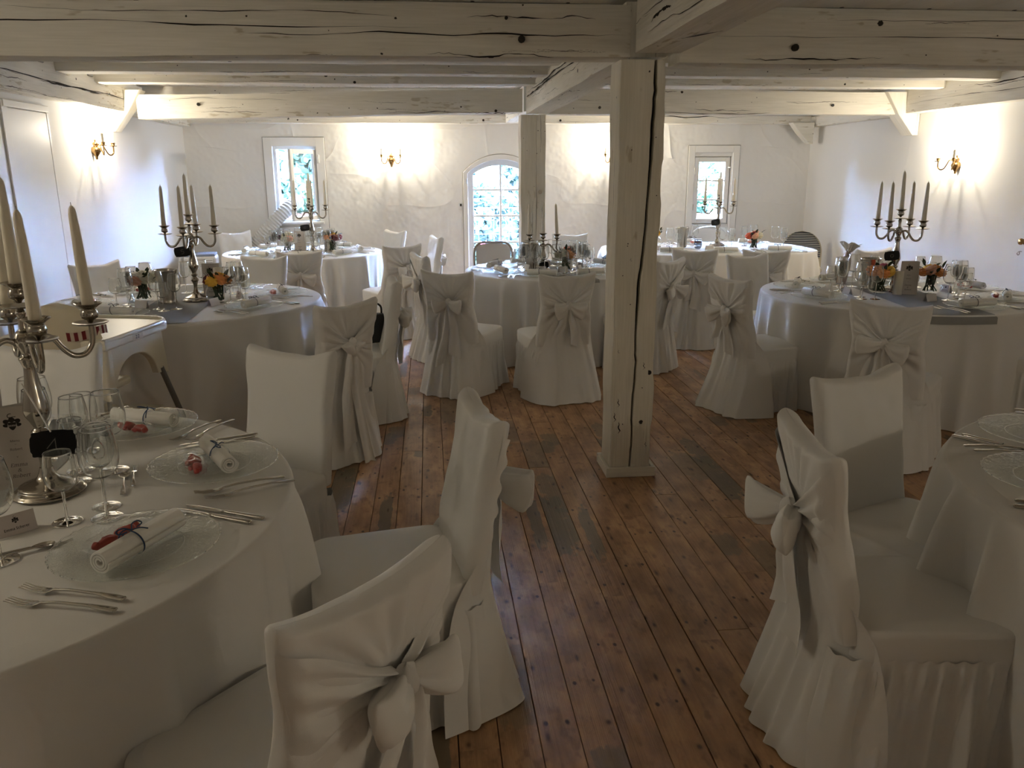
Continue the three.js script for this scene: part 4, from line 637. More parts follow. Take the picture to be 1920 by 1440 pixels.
for (const [d, o] of [[112, { sweet: 'pink', dark: true }], [34, { dark: true, nt: 0.1 }], [341, { sweet: 'pink', dark: true }], [284, {}], [222, { sweet: 'red', dark: true }], [168, { sweet: 'pink' }]]) layPlace('LM', d, o);
for (const d of [33, 78, 168, 213, 258, 303, 348]) layPlace('R', d, { dark: true, sweet: d === 33 || d === 348 ? 'red' : 0 });
for (const d of [20, 65, 110, 155, 200, 245, 290, 335]) layPlace('M', d, { dark: true });
for (const d of [40, 85, 130, 175, 220, 265, 310, 355]) layPlace('LB', d, { dark: true, card: d === 85 || d === 130 ? undefined : 0 });
layPlace('NR', 211, { name: 'lower place', at: [1.775, -1.99], out: [-0.93, -0.36], bare: true, noGlass: true, card: 0 }); layPlace('NR', 250, { name: 'upper place', at: [2.03, -2.37], out: [-0.52, -0.85], bare: true, noGlass: true, card: 0 });
for (const [n, x, z, s] of [['front left place', 2.62, -8.62, 1], ['front middle place', 3.22, -8.58, 1], ['front right place', 3.86, -8.64, 1], ['rear left place', 2.62, -9.62, -1], ['rear middle place', 3.2, -9.66, -1], ['rear right place', 3.9, -9.6, -1]]) layPlace('BR', s > 0 ? 90 : 270, { name: n, at: [x, z], out: [0, s], sweet: 'pink', dark: true, card: s > 0 && x < 3.5 ? undefined : 0 });

// ---------------------------------------------------------------- candelabra and candles
const cupPts = [[0.001, 0], [0.006, 0.001], [0.009, 0.008], [0.021, 0.016], [0.0235, 0.026], [0.020, 0.036], [0.0175, 0.041], [0.027, 0.049], [0.036, 0.055], [0.035, 0.057], [0.024, 0.052], [0.0165, 0.046], [0.001, 0.045]];
const panPts = [[0.001, 0], [0.012, 0.0015], [0.040, 0.006], [0.047, 0.010], [0.046, 0.0115], [0.034, 0.008], [0.001, 0.004]];
function candelabraProto(n, reach, h, drop, foot) {
  const p = proto('candelabrum'), k = h / 0.53;
  mesh('foot', smoothLathe([[0.0005, 0.004], [foot, 0.002], [foot, 0.012], [foot * 0.86, 0.019], [foot * 0.83, 0.026], [foot * 0.55, 0.036], [foot * 0.3, 0.048 * k], [0.015, 0.075 * k]], 40, 60), M.silver, p);
  mesh('column', smoothLathe([[0.014, 0.07 * k], [0.013, 0.10 * k], [0.019, 0.128 * k], [0.027, 0.142 * k], [0.018, 0.158 * k], [0.014, 0.166 * k], [0.022, 0.178 * k], [0.014, 0.190 * k], [0.020, 0.205 * k], [0.032, 0.232 * k], [0.030, 0.262 * k], [0.020, 0.31 * k], [0.0155, 0.355 * k], [0.020, 0.372 * k], [0.023, 0.384 * k], [0.014, 0.394 * k], [0.018, 0.41 * k], [0.028, 0.43 * k], [0.022, 0.452 * k], [0.012, 0.462 * k], [0.010, 0.49 * k], [0.013, 0.505 * k], [0.008, 0.515 * k]], 28, 160), M.silver, p);
  const cups = [[0, h, 0]];
  mesh('drip_pan', at(lathe(panPts, 24), 0, h - 0.016, 0), M.silver, p); mesh('candle_cup', at(lathe(cupPts, 24), 0, h, 0), M.silver, p);
  for (let i = 0; i < n; i++) {
    const a = i / n * 2 * PI, y0 = 0.425 * k, y1 = h - drop, c = cos(a), s = sin(a), q = r => [r * c, 0, r * s], L = (r, y) => [r * c, y, r * s];
    const arm = mesh('arm', tube([L(0.02, y0), L(0.042, y0 + 0.012), L(0.064, y0 + 0.004), L(0.088, y0 - 0.030), L(0.112, y0 - 0.052), L(0.14, y0 - 0.052), L(reach - 0.004, y0 - 0.026), L(reach, y1 - 0.01), L(reach, y1)].map(v => v), 0.0078, 40, 9), M.silver, p);
    mesh('drip_pan', at(lathe(panPts, 24), reach * c, y1 - 0.004, reach * s), M.silver, arm); mesh('candle_cup', at(lathe(cupPts, 24), reach * c, y1 + 0.004, reach * s), M.silver, arm);
    cups.push([reach * c, y1 + 0.004, reach * s]);
  }
  p.cups = cups; return p;
}
const C5 = candelabraProto(4, 0.165, 0.535, 0.078, 0.088), C2 = candelabraProto(2, 0.125, 0.27, 0.012, 0.06);
{ const p = P.candle = proto('candle'); mesh('wax', lathe([[0.0005, 0], [0.0160, 0], [0.0160, 0.03], [0.0138, 0.15], [0.0105, 0.255], [0.0082, 0.268], [0.0035, 0.276], [0.0005, 0.278]], 18), M.candle, p); mesh('wick', at(new THREE.CylinderGeometry(0.0011, 0.0011, 0.009, 6), 0, 0.281, 0), M.wick, p); }
function candelabrum(pr, x, z, turn, table, lean, label) {
  const y = TY + 0.003; copy(pr, [x, y, z], turn, label, 'candelabrum'); const R = rng(Math.round(x * 100 + z * 10 + 900));
  pr.cups.forEach((c, i) => { const X = x + c[0] * cos(turn) + c[2] * sin(turn), Z = z - c[0] * sin(turn) + c[2] * cos(turn); const side = i === 0 ? 'middle' : dirWords[((Math.round(Math.atan2(Z - z, X - x) / (PI / 4)) % 8) + 8) % 8]; const k = copy(P.candle, [X, y + c[1] + 0.045, Z], R() * 6, `ivory candle, the ${side} one of the candelabrum on the ${table}`, 'candle'); k.rotation.x = (R() - 0.5) * lean; k.rotation.z = (R() - 0.5) * lean; });
}
candelabrum(C5, -1.085, -2.22, 0.63, 'near left table', 0.05, 'large silver five-light candelabrum with black plaque on the near left table');
candelabrum(C5, -1.64, -5.78, 0.01, 'middle left table', 0.03, 'silver five-light candelabrum on the grey runner of the middle left table');
candelabrum(C5, -1.30, -9.20, 0.25, 'far left table', 0.03, 'silver five-light candelabrum on the far left table below the open window');
candelabrum(C2, 1.02, -7.26, -0.05, 'centre table', 0.09, 'low silver three-light candelabrum on the centre table');
candelabrum(C5, 3.40, -5.60, 0.61, 'right table', 0.04, 'silver five-light candelabrum on the right table near the white door');
candelabrum(C5, 3.42, -9.40, -0.25, 'far right table', 0.04, 'silver five-light candelabrum on the far right table below the small window');

// ---------------------------------------------------------------- centrepieces: coolers, vases, flowers, menus, plaques
{ const p = P.cooler = proto('wine_cooler'); mesh('body', smoothLathe([[0.0005, 0.002], [0.050, 0.002], [0.056, 0.008], [0.054, 0.03], [0.055, 0.09], [0.064, 0.17], [0.075, 0.222], [0.077, 0.226], [0.074, 0.226], [0.062, 0.17], [0.052, 0.09], [0.050, 0.02], [0.0005, 0.012]], 40, 80), M.brushed, p); }
for (const [x, z, l] of [[-1.80, -5.68, 'brushed steel wine cooler on the middle left table beside white roses'], [-1.14, -9.34, 'brushed steel wine cooler on the far left table right of the candelabrum'], [0.93, -7.36, 'brushed steel wine cooler on the centre table behind the candelabrum'], [3.28, -5.72, 'brushed steel wine cooler on the right table behind the pink roses'], [2.92, -9.18, 'brushed steel wine cooler on the far right table beside the post']]) copy(P.cooler, [x, TY + 0.003, z], x * 3, l, 'wine cooler');
{ const p = P.vase = proto('glass_vase'); mesh('bowl', smoothLathe([[0.0005, 0.003], [0.04, 0.003], [0.070, 0.022], [0.084, 0.062], [0.072, 0.102], [0.052, 0.122], [0.056, 0.132]], 32, 40), M.glass, p); mesh('foot', lathe([[0.0005, 0.0005], [0.034, 0.0005], [0.036, 0.0035], [0.0005, 0.0035]], 24), M.stem, p); }
const roseGeo = surf(30, 20, (u, v) => { const a = u * 2 * PI, g = v * PI, sp = a + g * 5, k = 1 + 0.13 * sin(sp * 2.0) * sin(g) - 0.22 * pow(max(0, cos(g)), 8) + 0.05 * sin(a * 5 - g * 7); return [k * sin(g) * cos(a), 0.82 * k * cos(g), k * sin(g) * sin(a)]; }, true);
const leafGeo = surf(4, 6, (u, v) => { const w = 0.36 * sin(PI * pow(v, 0.8)) * (u * 2 - 1); return [w, 0.25 * sin(v * 2) + 0.25 * abs(w), v]; });
function bouquet(x, z, list, seed, label, vlabel, dark = 10) {
  copy(P.vase, [x, TY + 0.003, z], 0, vlabel, 'vase');
  const t = thing('bouquet', label, 'flowers', [x, TY + 0.003, z], seed), R = rng(seed * 9 + 3);
  const st = []; for (let i = 0; i < 13; i++) { const a = R() * 6.3, r = 0.012 + R() * 0.022; st.push(tube([[r * 1.5 * cos(a), 0.02, r * 1.5 * sin(a)], [r * cos(a + 1), 0.07, r * sin(a + 1)], [r * 1.2 * cos(a + 1.5), 0.13, r * 1.2 * sin(a + 1.5)]], 0.0045, 8, 5)); }
  for (let i = 0; i < 10; i++) { const g = leafGeo.clone(); g.scale(0.05, 0.05, 0.055); g.rotateX(R() * 2 - 1); g.rotateY(R() * 6.3); st.push(at(g, (R() - 0.5) * 0.03, 0.05 + R() * 0.06, (R() - 0.5) * 0.03)); }
  mesh('stems', join(st), M.stemGreen, t);
  list.forEach((c, i) => { const a = i * 2.4 + seed, r = 0.074 * sqrt((i + 0.3) / list.length), s = 0.037 + 0.010 * R(), m = mesh('rose', roseGeo, M.rose[c], t); m.position.set(r * cos(a), 0.182 - r * 0.55 + 0.012 * R(), r * sin(a)); m.scale.setScalar(s); m.rotation.set(0.5 * sin(a), R() * 6, -0.6 * cos(a)); });
  for (let i = 0; i < dark; i++) { const a = i * 1.7 + seed + R(), m = mesh('leaf', leafGeo, M.leaf, t), r = 0.05 + 0.03 * R(); m.position.set(r * cos(a), 0.135 + 0.06 * R(), r * sin(a)); m.rotation.order = 'YXZ'; m.rotation.set(-0.2 - R() * 0.9, PI / 2 - a, R() - 0.5); m.scale.set(0.038, 0.04, 0.045 + 0.025 * R()); }
}
bouquet(-2.00, -5.80, ['cream', 'cream', 'peach', 'cream', 'red', 'cream', 'peach'], 1, 'posy of cream and peach roses with dark leaves on the middle left table', 'round glass vase on the middle left table left of the wine cooler', 16);
bouquet(-1.46, -5.66, ['yellow', 'orange', 'peach', 'orange', 'red', 'orange', 'yellow'], 2, 'posy of yellow and orange roses on the middle left table', 'round glass vase holding yellow roses on the middle left table', 14);
bouquet(-1.59, -9.28, ['cream', 'cream', 'pink', 'peach', 'red', 'cream', 'cream'], 3, 'posy of cream hydrangea and pink roses on the far left table', 'round glass vase left of the menu card on the far left table', 9);
bouquet(-1.09, -9.30, ['yellow', 'orange', 'yellow', 'red', 'orange', 'red'], 4, 'posy of orange and yellow roses on the far left table', 'round glass vase right of the wine cooler on the far left table', 15);
bouquet(1.20, -7.10, ['coral', 'cream', 'red', 'orange', 'cream', 'red'], 5, 'posy of coral and cream roses on the centre table', 'round glass vase on the centre table right of the candelabrum', 12);
bouquet(3.24, -5.50, ['pink', 'orange', 'coral', 'yellow', 'orange', 'coral', 'orange'], 6, 'posy of pink and orange roses on the right table', 'round glass vase left of the menu card on the right table', 9);
bouquet(3.60, -5.45, ['orange', 'peach', 'yellow', 'orange', 'orange', 'peach'], 7, 'posy of orange roses with grey leaves on the right table', 'round glass vase right of the menu card on the right table', 16);
bouquet(3.66, -8.86, ['peach', 'red', 'peach', 'cream', 'coral', 'red', 'peach'], 8, 'posy of peach and dark red roses on the far right table', 'round glass vase in the middle of the far right table', 9);
bouquet(2.62, -9.28, ['yellow', 'cream', 'orange'], 9, 'posy of pale yellow roses beside the near post on the far right table', 'round glass vase beside the near post on the far right table', 10);
function menu(x, z, turn, label) { const t = thing('menu_card', label, 'menu card', [x, TY + 0.003, z], turn), W = 0.118, H = 0.235; mesh('front', surf(2, 2, (u, v) => [(u - 0.5) * W, v * H, 0.03 * (1 - v) * 0.6 + 0.012 * u]), M.menu, t); mesh('back', surf(2, 2, (u, v) => [(u - 0.5) * W, v * H, -0.03 * (1 - v) - 0.035 * u]), M.paper, t); }
menu(-1.185, -2.29, 0.42, 'standing folded menu card with crest beside the large candelabrum'); menu(-1.44, -9.22, 0.05, 'standing folded menu card with crest on the far left table'); menu(3.42, -5.44, -0.35, 'standing folded menu card with crest on the right table'); menu(-1.58, -5.98, 0.1, 'standing folded menu card behind the candelabrum of the middle left table');
function plaque(x, y, z, turn, s, num, label, rx = 0, string) { // small black scalloped slate with a chalk figure
  const t = thing('table_plaque', label, 'table number', [x, y, z], 0), e = [], W = 0.052 * s, H = 0.034 * s;
  for (let i = 0; i < 48; i++) { const a = i / 48 * 2 * PI, c = spow(cos(a), 0.35), q = spow(sin(a), 0.35), k = 1 + 0.035 * cos(a * 8); e.push(V2(W * c * k, H * q * k)); }
  const tex = canvasTex(128, 96, (c) => { c.fillStyle = '#0b0b0c'; c.fillRect(0, 0, 128, 96); c.strokeStyle = '#77736b'; c.lineWidth = 3; c.beginPath(); if (num === 1) { c.moveTo(46, 66); c.lineTo(70, 32); c.lineTo(72, 72); } else if (num === 5) { c.moveTo(76, 28); c.lineTo(56, 30); c.lineTo(56, 46); c.bezierCurveTo(84, 40, 84, 72, 54, 68); } else { c.arc(64, 48, 14, 0, 6); } c.stroke(); });
  const g = new THREE.ExtrudeGeometry(new THREE.Shape(e), { depth: 0.004, bevelEnabled: true, bevelSize: 0.001, bevelThickness: 0.001, bevelSegments: 1 }), uv = g.attributes.uv; for (let i = 0; i < uv.count; i++) uv.setXY(i, uv.getX(i) / (2.1 * W) + 0.5, uv.getY(i) / (2.1 * H) + 0.5);
  const b = mesh('slate', g, std({ map: tex, roughness: 0.8 }), t); b.rotation.set(rx, turn, 0.12); if (string) mesh('string', tube([[0, H, 0.003], [string[0] * 0.5, string[1] * 0.5 + H * 0.5, string[2] * 0.5], string], 0.0022, 10, 5), M.paper, t);
  return t;
}
plaque(-1.02, 0.92, -2.145, 0.35, 1.0, 1, 'black scalloped table plaque leaning on the large candelabrum of the near left table', -0.45, [-0.07, 0.16, -0.03]);
plaque(-1.68, 1.10, -5.70, 0.15, 0.95, 5, 'black table plaque hung on the candelabrum of the middle left table', 0, [0.06, 0.08, -0.06]);
plaque(3.32, 1.02, -5.52, -0.3, 0.95, 0, 'black table plaque beside the candelabrum of the right table', 0, [0.05, 0.08, -0.05]);
plaque(-1.36, 1.03, -9.12, 0.1, 0.95, 0, 'black table plaque above the menu card of the far left table', 0, [0.04, 0.07, -0.05]);
plaque(3.36, 1.03, -9.32, 0.0, 0.95, 0, 'black table plaque on the candelabrum of the far right table', 0, [0.04, 0.07, -0.05]);
plaque(1.02, 0.80, -7.20, 0.0, 0.8, 0, 'black table plaque at the foot of the low candelabrum on the centre table', 0);
{ // thick pillar candles, the tulle-topped bottle sleeve, silver goblet
  const pil = (x, z, h, l) => { const t = thing('pillar_candle', l, 'candle', [x, TY + 0.003, z]); mesh('wax', smoothLathe([[0.0005, 0], [0.030, 0], [0.031, 0.01], [0.031, h - 0.01], [0.028, h], [0.012, h - 0.004], [0.0005, h - 0.006]], 24, 50), M.candle, t); mesh('wick', at(new THREE.CylinderGeometry(0.0015, 0.0015, 0.014, 6), 0, h, 0), M.wick, t); };
  pil(-1.50, -5.86, 0.21, 'thick white pillar candle right of the candelabrum on the middle left table');
  pil(3.345, -5.44, 0.16, 'slim cream pillar candle below the plaque on the right table');
  const t = thing('bottle_sleeve', 'slanting beige bottle sleeve tied with white tulle on the right table', 'gift bottle', [3.22, TY + 0.003, -6.02]); t.rotation.z = -0.16;
  mesh('sleeve', smoothLathe([[0.0005, 0], [0.036, 0], [0.038, 0.02], [0.037, 0.16], [0.022, 0.23], [0.017, 0.26]], 20, 40), std({ color: rgb(0.52, 0.42, 0.36), roughness: 0.8 }), t);
  mesh('tulle', surf(40, 10, (u, v) => { const a = u * 2 * PI, r = 0.016 + 0.05 * v * (1 + 0.3 * sin(a * 7) + 0.2 * noise(a * 3, v * 4, 4)); return [r * cos(a), 0.255 + 0.06 * v + 0.012 * sin(a * 5), r * sin(a)]; }, true), M.napkin, t);
  const g = thing('stemless_glass', 'grey tinted stemless glass beside the steel cooler on the far right table', 'glass', [3.06, TY + 0.003, -9.02]); mesh('bowl', smoothLathe([[0.0005, 0.002], [0.028, 0.002], [0.044, 0.03], [0.046, 0.06], [0.036, 0.105]], 26, 30), phys({ color: rgb(0.45, 0.46, 0.47), roughness: 0.05, transmission: 1, thickness: 0, side: DS }), g);
}

// ---------------------------------------------------------------- other things in the room
{ // baby high chair: white moulded seat and tray on splayed grey tube legs; it faces the middle left table
  const t = thing('high_chair', 'cream plastic baby high chair with tray and grey tube legs behind the near left table', 'high chair', [-1.85, 0, -4.44], -0.20);
  // local: faces -z, tray in front
  const tray = new THREE.Shape(), w = 0.285, d0 = -0.32, d1 = 0.30; tray.moveTo(-w, d1); tray.lineTo(-w, d0 + 0.06); tray.quadraticCurveTo(-w, d0, -w + 0.06, d0); tray.lineTo(w - 0.06, d0); tray.quadraticCurveTo(w, d0, w, d0 + 0.06); tray.lineTo(w, d1); tray.lineTo(0.18, d1); tray.quadraticCurveTo(0.18, 0.06, 0, 0.06); tray.quadraticCurveTo(-0.18, 0.06, -0.18, d1); tray.closePath();
  const tg = new THREE.ExtrudeGeometry(tray, { depth: 0.03, bevelEnabled: true, bevelSize: 0.012, bevelThickness: 0.012, bevelSegments: 3 }); tg.rotateX(PI / 2); const T = mesh('tray', at(tg, 0, 0.80, 0), M.plastic, t);
  mesh('tray_rim', tube([[-w, 0.805, d1], [-w, 0.812, d0 + 0.05], [-w + 0.05, 0.814, d0], [w - 0.05, 0.814, d0], [w, 0.812, d0 + 0.05], [w, 0.805, d1]], 0.013, 60, 8), M.plastic, T);
  mesh('back_shell', surf(26, 22, (u, v) => { const b = u * 2 - 1, y = lerp(0.50, 1.0, v), W = 0.19 * sqrt(max(0, 1 - pow(max(0, (v - 0.55) / 0.45), 2.4))) + 0.001; return [b * W + 0.05, y, 0.26 + 0.12 * v - 0.10 * b * b]; }), std({ color: rgb(0.76, 0.69, 0.52), roughness: 0.38, side: DS }), t);
  mesh('seat_pan', at(rbox(0.36, 0.05, 0.34, 0.02, 3), 0, 0.52, 0.1), M.plastic, t);
  for (const s of [-1, 1]) {
    const side = new THREE.Shape(); side.moveTo(-0.30, 0.79); side.lineTo(0.24, 0.79); side.lineTo(0.27, 0.50); side.lineTo(0.20, 0.47); side.quadraticCurveTo(0.17, 0.66, 0.0, 0.68); side.quadraticCurveTo(-0.20, 0.68, -0.24, 0.52); side.lineTo(-0.34, 0.50); side.closePath();
    const g = new THREE.ExtrudeGeometry(side, { depth: 0.03, bevelEnabled: true, bevelSize: 0.006, bevelThickness: 0.006, bevelSegments: 2 }); g.rotateY(-PI / 2); mesh('side_panel', at(g, s * 0.225 + 0.015, 0, 0), M.plastic, t);
    const post = mesh('corner_post', at(rbox(0.055, 0.30, 0.06, 0.02, 3), s * 0.262, 0.64, 0.27), M.plastic, t); mesh('screw', at(new THREE.SphereGeometry(0.007, 8, 6), s * 0.291, 0.53, 0.27), M.black, post);
    mesh('leg', tube([[s * 0.262, 0.54, 0.27], [s * 0.28, 0.25, 0.31], [s * 0.30, 0.012, 0.35]], 0.016, 12, 10), M.greyMetal, t); mesh('leg', tube([[s * 0.24, 0.54, -0.27], [s * 0.28, 0.25, -0.36], [s * 0.31, 0.012, -0.44]], 0.016, 12, 10), M.greyMetal, t);
  }
  mesh('footrest', at(rbox(0.36, 0.02, 0.12, 0.008, 2), 0, 0.28, -0.30), M.plastic, t);
  { const tex = canvasTex(128, 64, c => { c.fillStyle = '#cfc6ae'; c.fillRect(0, 0, 128, 64); c.fillStyle = '#2e2a22'; c.font = 'bold 46px sans-serif'; c.fillText('22', 36, 50); }); const g = new THREE.PlaneGeometry(0.10, 0.036); g.rotateY(PI / 2); mesh('number_sticker', at(g, w + 0.0135, 0.781, 0.02), std({ map: tex, roughness: 0.5 }), T); }
  const strap = canvasTex(256, 32, c => { c.fillStyle = '#cbbfae'; c.fillRect(0, 0, 256, 32); c.fillStyle = '#6d1a1c'; for (let i = 0; i < 256; i += 20) c.fillRect(i, 0, 10, 32); });
  const s2 = solo('striped_bib', surf(40, 3, (u, v) => { const a = lerp(-0.2, PI + 0.3, u); return [0.125 * cos(a), 0.012 * sin(u * 9) + (v - 0.5) * 0.045, 0.10 * sin(a) + 0.01 * v]; }), std({ map: strap, roughness: 0.85, side: DS }), 'red and white striped bib lying in the high chair', 'bib', [-1.78, 0.845, -4.20], 0.2);
}
{ // black bag on a chair
  const t = thing('handbag', 'black bag on the seat of the edge-on covered chair', 'bag', [-0.40, 0.480, -5.50], 0.5);
  mesh('body', surf(40, 18, (u, v) => { const a = u * 2 * PI, g = v * PI, s = pow(sin(g), 0.45); return [0.125 * s * spow(cos(a), 0.6) * (1 + 0.05 * noise(a * 2, v * 5, 2)), 0.10 - 0.10 * spow(cos(g), 0.7), 0.065 * s * spow(sin(a), 0.7)]; }, true), M.black, t); mesh('handle', tube([[-0.06, 0.19, 0], [-0.05, 0.25, 0.01], [0, 0.275, 0.01], [0.05, 0.25, 0.01], [0.06, 0.19, 0]], 0.007, 20, 7), M.black, t);
}
{ // black rounded shell (chair back with coat) at the left end of the far right table
  const t = thing('black_backpack', 'black rounded bag at the left end of the far right table beside the near post', 'bag', [1.97, 0, -8.42], 0.3);
  mesh('body', surf(36, 20, (u, v) => { const a = u * 2 * PI, g = v * PI, s = pow(sin(g), 0.4); return [0.20 * s * spow(cos(a), 0.6), 0.385 - 0.385 * spow(cos(g), 0.8), 0.12 * s * spow(sin(a), 0.7)]; }, true), M.black, t); mesh('strap', tube([[-0.09, 0.66, 0.10], [-0.09, 0.75, 0.12], [0, 0.80, 0.06], [0.09, 0.75, 0.12], [0.09, 0.66, 0.10]], 0.01, 24, 7), M.black, t);
}
{ // air conditioner and its exhaust hose
  const t = thing('air_conditioner', 'white portable air conditioner with blue-grey top in the far left corner', 'air conditioner', [-2.66, 0, -9.72], 0.15);
  mesh('body', at(rbox(0.36, 0.66, 0.32, 0.03, 3), 0, 0.36, 0), M.whitePlastic, t); mesh('top', at(rbox(0.34, 0.03, 0.30, 0.012, 2), 0, 0.70, 0), std({ color: rgb(0.25, 0.30, 0.40), roughness: 0.5 }), t);
  for (let i = 0; i < 5; i++) mesh('vent_slat', at(rbox(0.28, 0.012, 0.02, 0.003, 1), 0, 0.56 + i * 0.022, 0.162), M.whitePlastic, t); for (const [x, z] of [[-0.14, -0.12], [0.14, -0.12], [-0.14, 0.12], [0.14, 0.12]]) mesh('caster', at(new THREE.SphereGeometry(0.022, 10, 8), x, 0.022, z), M.black, t);
  const path = new THREE.CatmullRomCurve3([[-2.62, 0.42, -9.96], [-2.5, 0.46, -10.22], [-2.25, 0.68, -10.40], [-1.98, 0.96, -10.42], [-1.76, 1.18, -10.50], [-1.66, 1.27, -10.72]].map(p => V3(...p))), n = 240, fr = path.computeFrenetFrames(n);
  solo('exhaust_hose', surf(26, n, (u, v) => { const i = Math.round(v * n), c = path.getPointAt(i / n), a = u * 2 * PI, r = 0.082 + 0.005 * (i % 5 < 2 ? 1 : -1), N = fr.normals[i], B = fr.binormals[i]; return [c.x + r * (cos(a) * N.x + sin(a) * B.x), c.y + r * (cos(a) * N.y + sin(a) * B.y), c.z + r * (cos(a) * N.z + sin(a) * B.z)]; }, true), M.hose, 'thick white corrugated hose leading out through the open window', 'hose');
}
{ // white plastic garden chair, striped jumper chair, brown armchair behind the tables
  const t = thing('plastic_chair', 'white plastic chair with rounded back below the small right window', 'chair', [3.66, 0, -10.12], PI);
  mesh('back', surf(24, 14, (u, v) => { const b = u * 2 - 1, y = lerp(0.44, 0.90 - 0.07 * pow(abs(b), 2.2), v); return [b * (0.24 + 0.01 * v), y, 0.20 + 0.07 * v - 0.07 * b * b]; }), M.whitePlastic, t); mesh('back_rim', tube([...Array(13)].map((_, i) => { const b = i / 6 - 1; return [b * 0.25, 0.90 - 0.07 * pow(abs(b), 2.2), 0.27 - 0.07 * b * b]; }), 0.014, 40, 8), M.whitePlastic, t);
  mesh('seat', at(rbox(0.46, 0.03, 0.42, 0.014, 2), 0, 0.44, 0), M.whitePlastic, t); for (const [x, z] of [[-0.2, -0.17], [0.2, -0.17], [-0.2, 0.19], [0.2, 0.19]]) mesh('leg', tube([[x, 0.43, z], [x * 1.12, 0.005, z * 1.12]], 0.017, 6, 8), M.whitePlastic, t); for (const s of [-1, 1]) mesh('armrest', tube([[s * 0.24, 0.72, 0.22], [s * 0.26, 0.66, 0.0], [s * 0.25, 0.44, -0.19]], 0.018, 20, 8), M.whitePlastic, t);
  const tex = canvasTex(64, 256, c => { c.fillStyle = '#c9c6bf'; c.fillRect(0, 0, 64, 256); c.fillStyle = '#141b2b'; for (let i = 0; i < 256; i += 18) c.fillRect(0, i, 64, 10); });
  const s = thing('round_back_chair', 'round-backed cream chair with a navy striped jumper over it behind the far right table', 'chair', [4.62, 0, -9.66], PI - 0.35);
  mesh('back', surf(26, 16, (u, v) => { const b = u * 2 - 1, y = lerp(0.44, 0.88, v), W = 0.25 * sqrt(max(0.0, 1 - pow(max(0, (v - 0.4) / 0.6), 2))) + 0.001; return [b * W, y, 0.20 + 0.06 * v - 0.06 * b * b]; }), M.plastic, s); mesh('seat', at(rbox(0.46, 0.07, 0.42, 0.03, 2), 0, 0.43, 0), M.plastic, s); for (const [x, z] of [[-0.19, -0.16], [0.19, -0.16], [-0.19, 0.18], [0.19, 0.18]]) mesh('leg', tube([[x, 0.40, z], [x * 1.1, 0.004, z * 1.1]], 0.015, 6, 8), M.plastic, s);
  solo('striped_jumper', surf(26, 16, (u, v) => { const b = u * 2 - 1, y = lerp(0.55, 0.862, v), k = (y - 0.44) / 0.44, W = 0.232 * sqrt(max(0.0, 1 - pow(max(0, (k - 0.4) / 0.6), 2))) + 0.001; return [b * W, y, 0.180 + 0.06 * k - 0.06 * b * b, u, v]; }), std({ map: tex, roughness: 0.9, side: DS }), 'navy and white striped jumper hung over the round-backed chair', 'jumper', [4.62, 0, -9.66], PI - 0.35);
  const a = thing('upholstered_chair', 'beige upholstered chair with curved top rail behind the centre table by the arched door', 'chair', [0.70, 0, -8.62], PI + 0.05);
  mesh('back', surf(20, 12, (u, v) => { const b = u * 2 - 1, y = lerp(0.42, 0.84 + 0.02 * (1 - b * b), v); return [b * 0.19, y, 0.17 + 0.06 * v]; }), std({ color: rgb(0.55, 0.52, 0.48), roughness: 0.8, side: DS }), a); mesh('back_frame', tube([[-0.2, 0.42, 0.17], [-0.2, 0.80, 0.225], [-0.15, 0.86, 0.23], [0, 0.87, 0.23], [0.15, 0.86, 0.23], [0.2, 0.80, 0.225], [0.2, 0.42, 0.17]], 0.013, 60, 8), std({ color: rgb(0.30, 0.26, 0.22), roughness: 0.5 }), a); mesh('seat', at(rbox(0.42, 0.08, 0.36, 0.03, 2), 0, 0.42, 0.0), std({ color: rgb(0.55, 0.52, 0.48), roughness: 0.8 }), a); for (const [x, z] of [[-0.18, -0.15], [0.18, -0.15], [-0.18, 0.16], [0.18, 0.16]]) mesh('leg', tube([[x, 0.39, z], [x * 1.05, 0.004, z * 1.1]], 0.014, 6, 8), std({ color: rgb(0.16, 0.10, 0.06), roughness: 0.5 }), a);
}

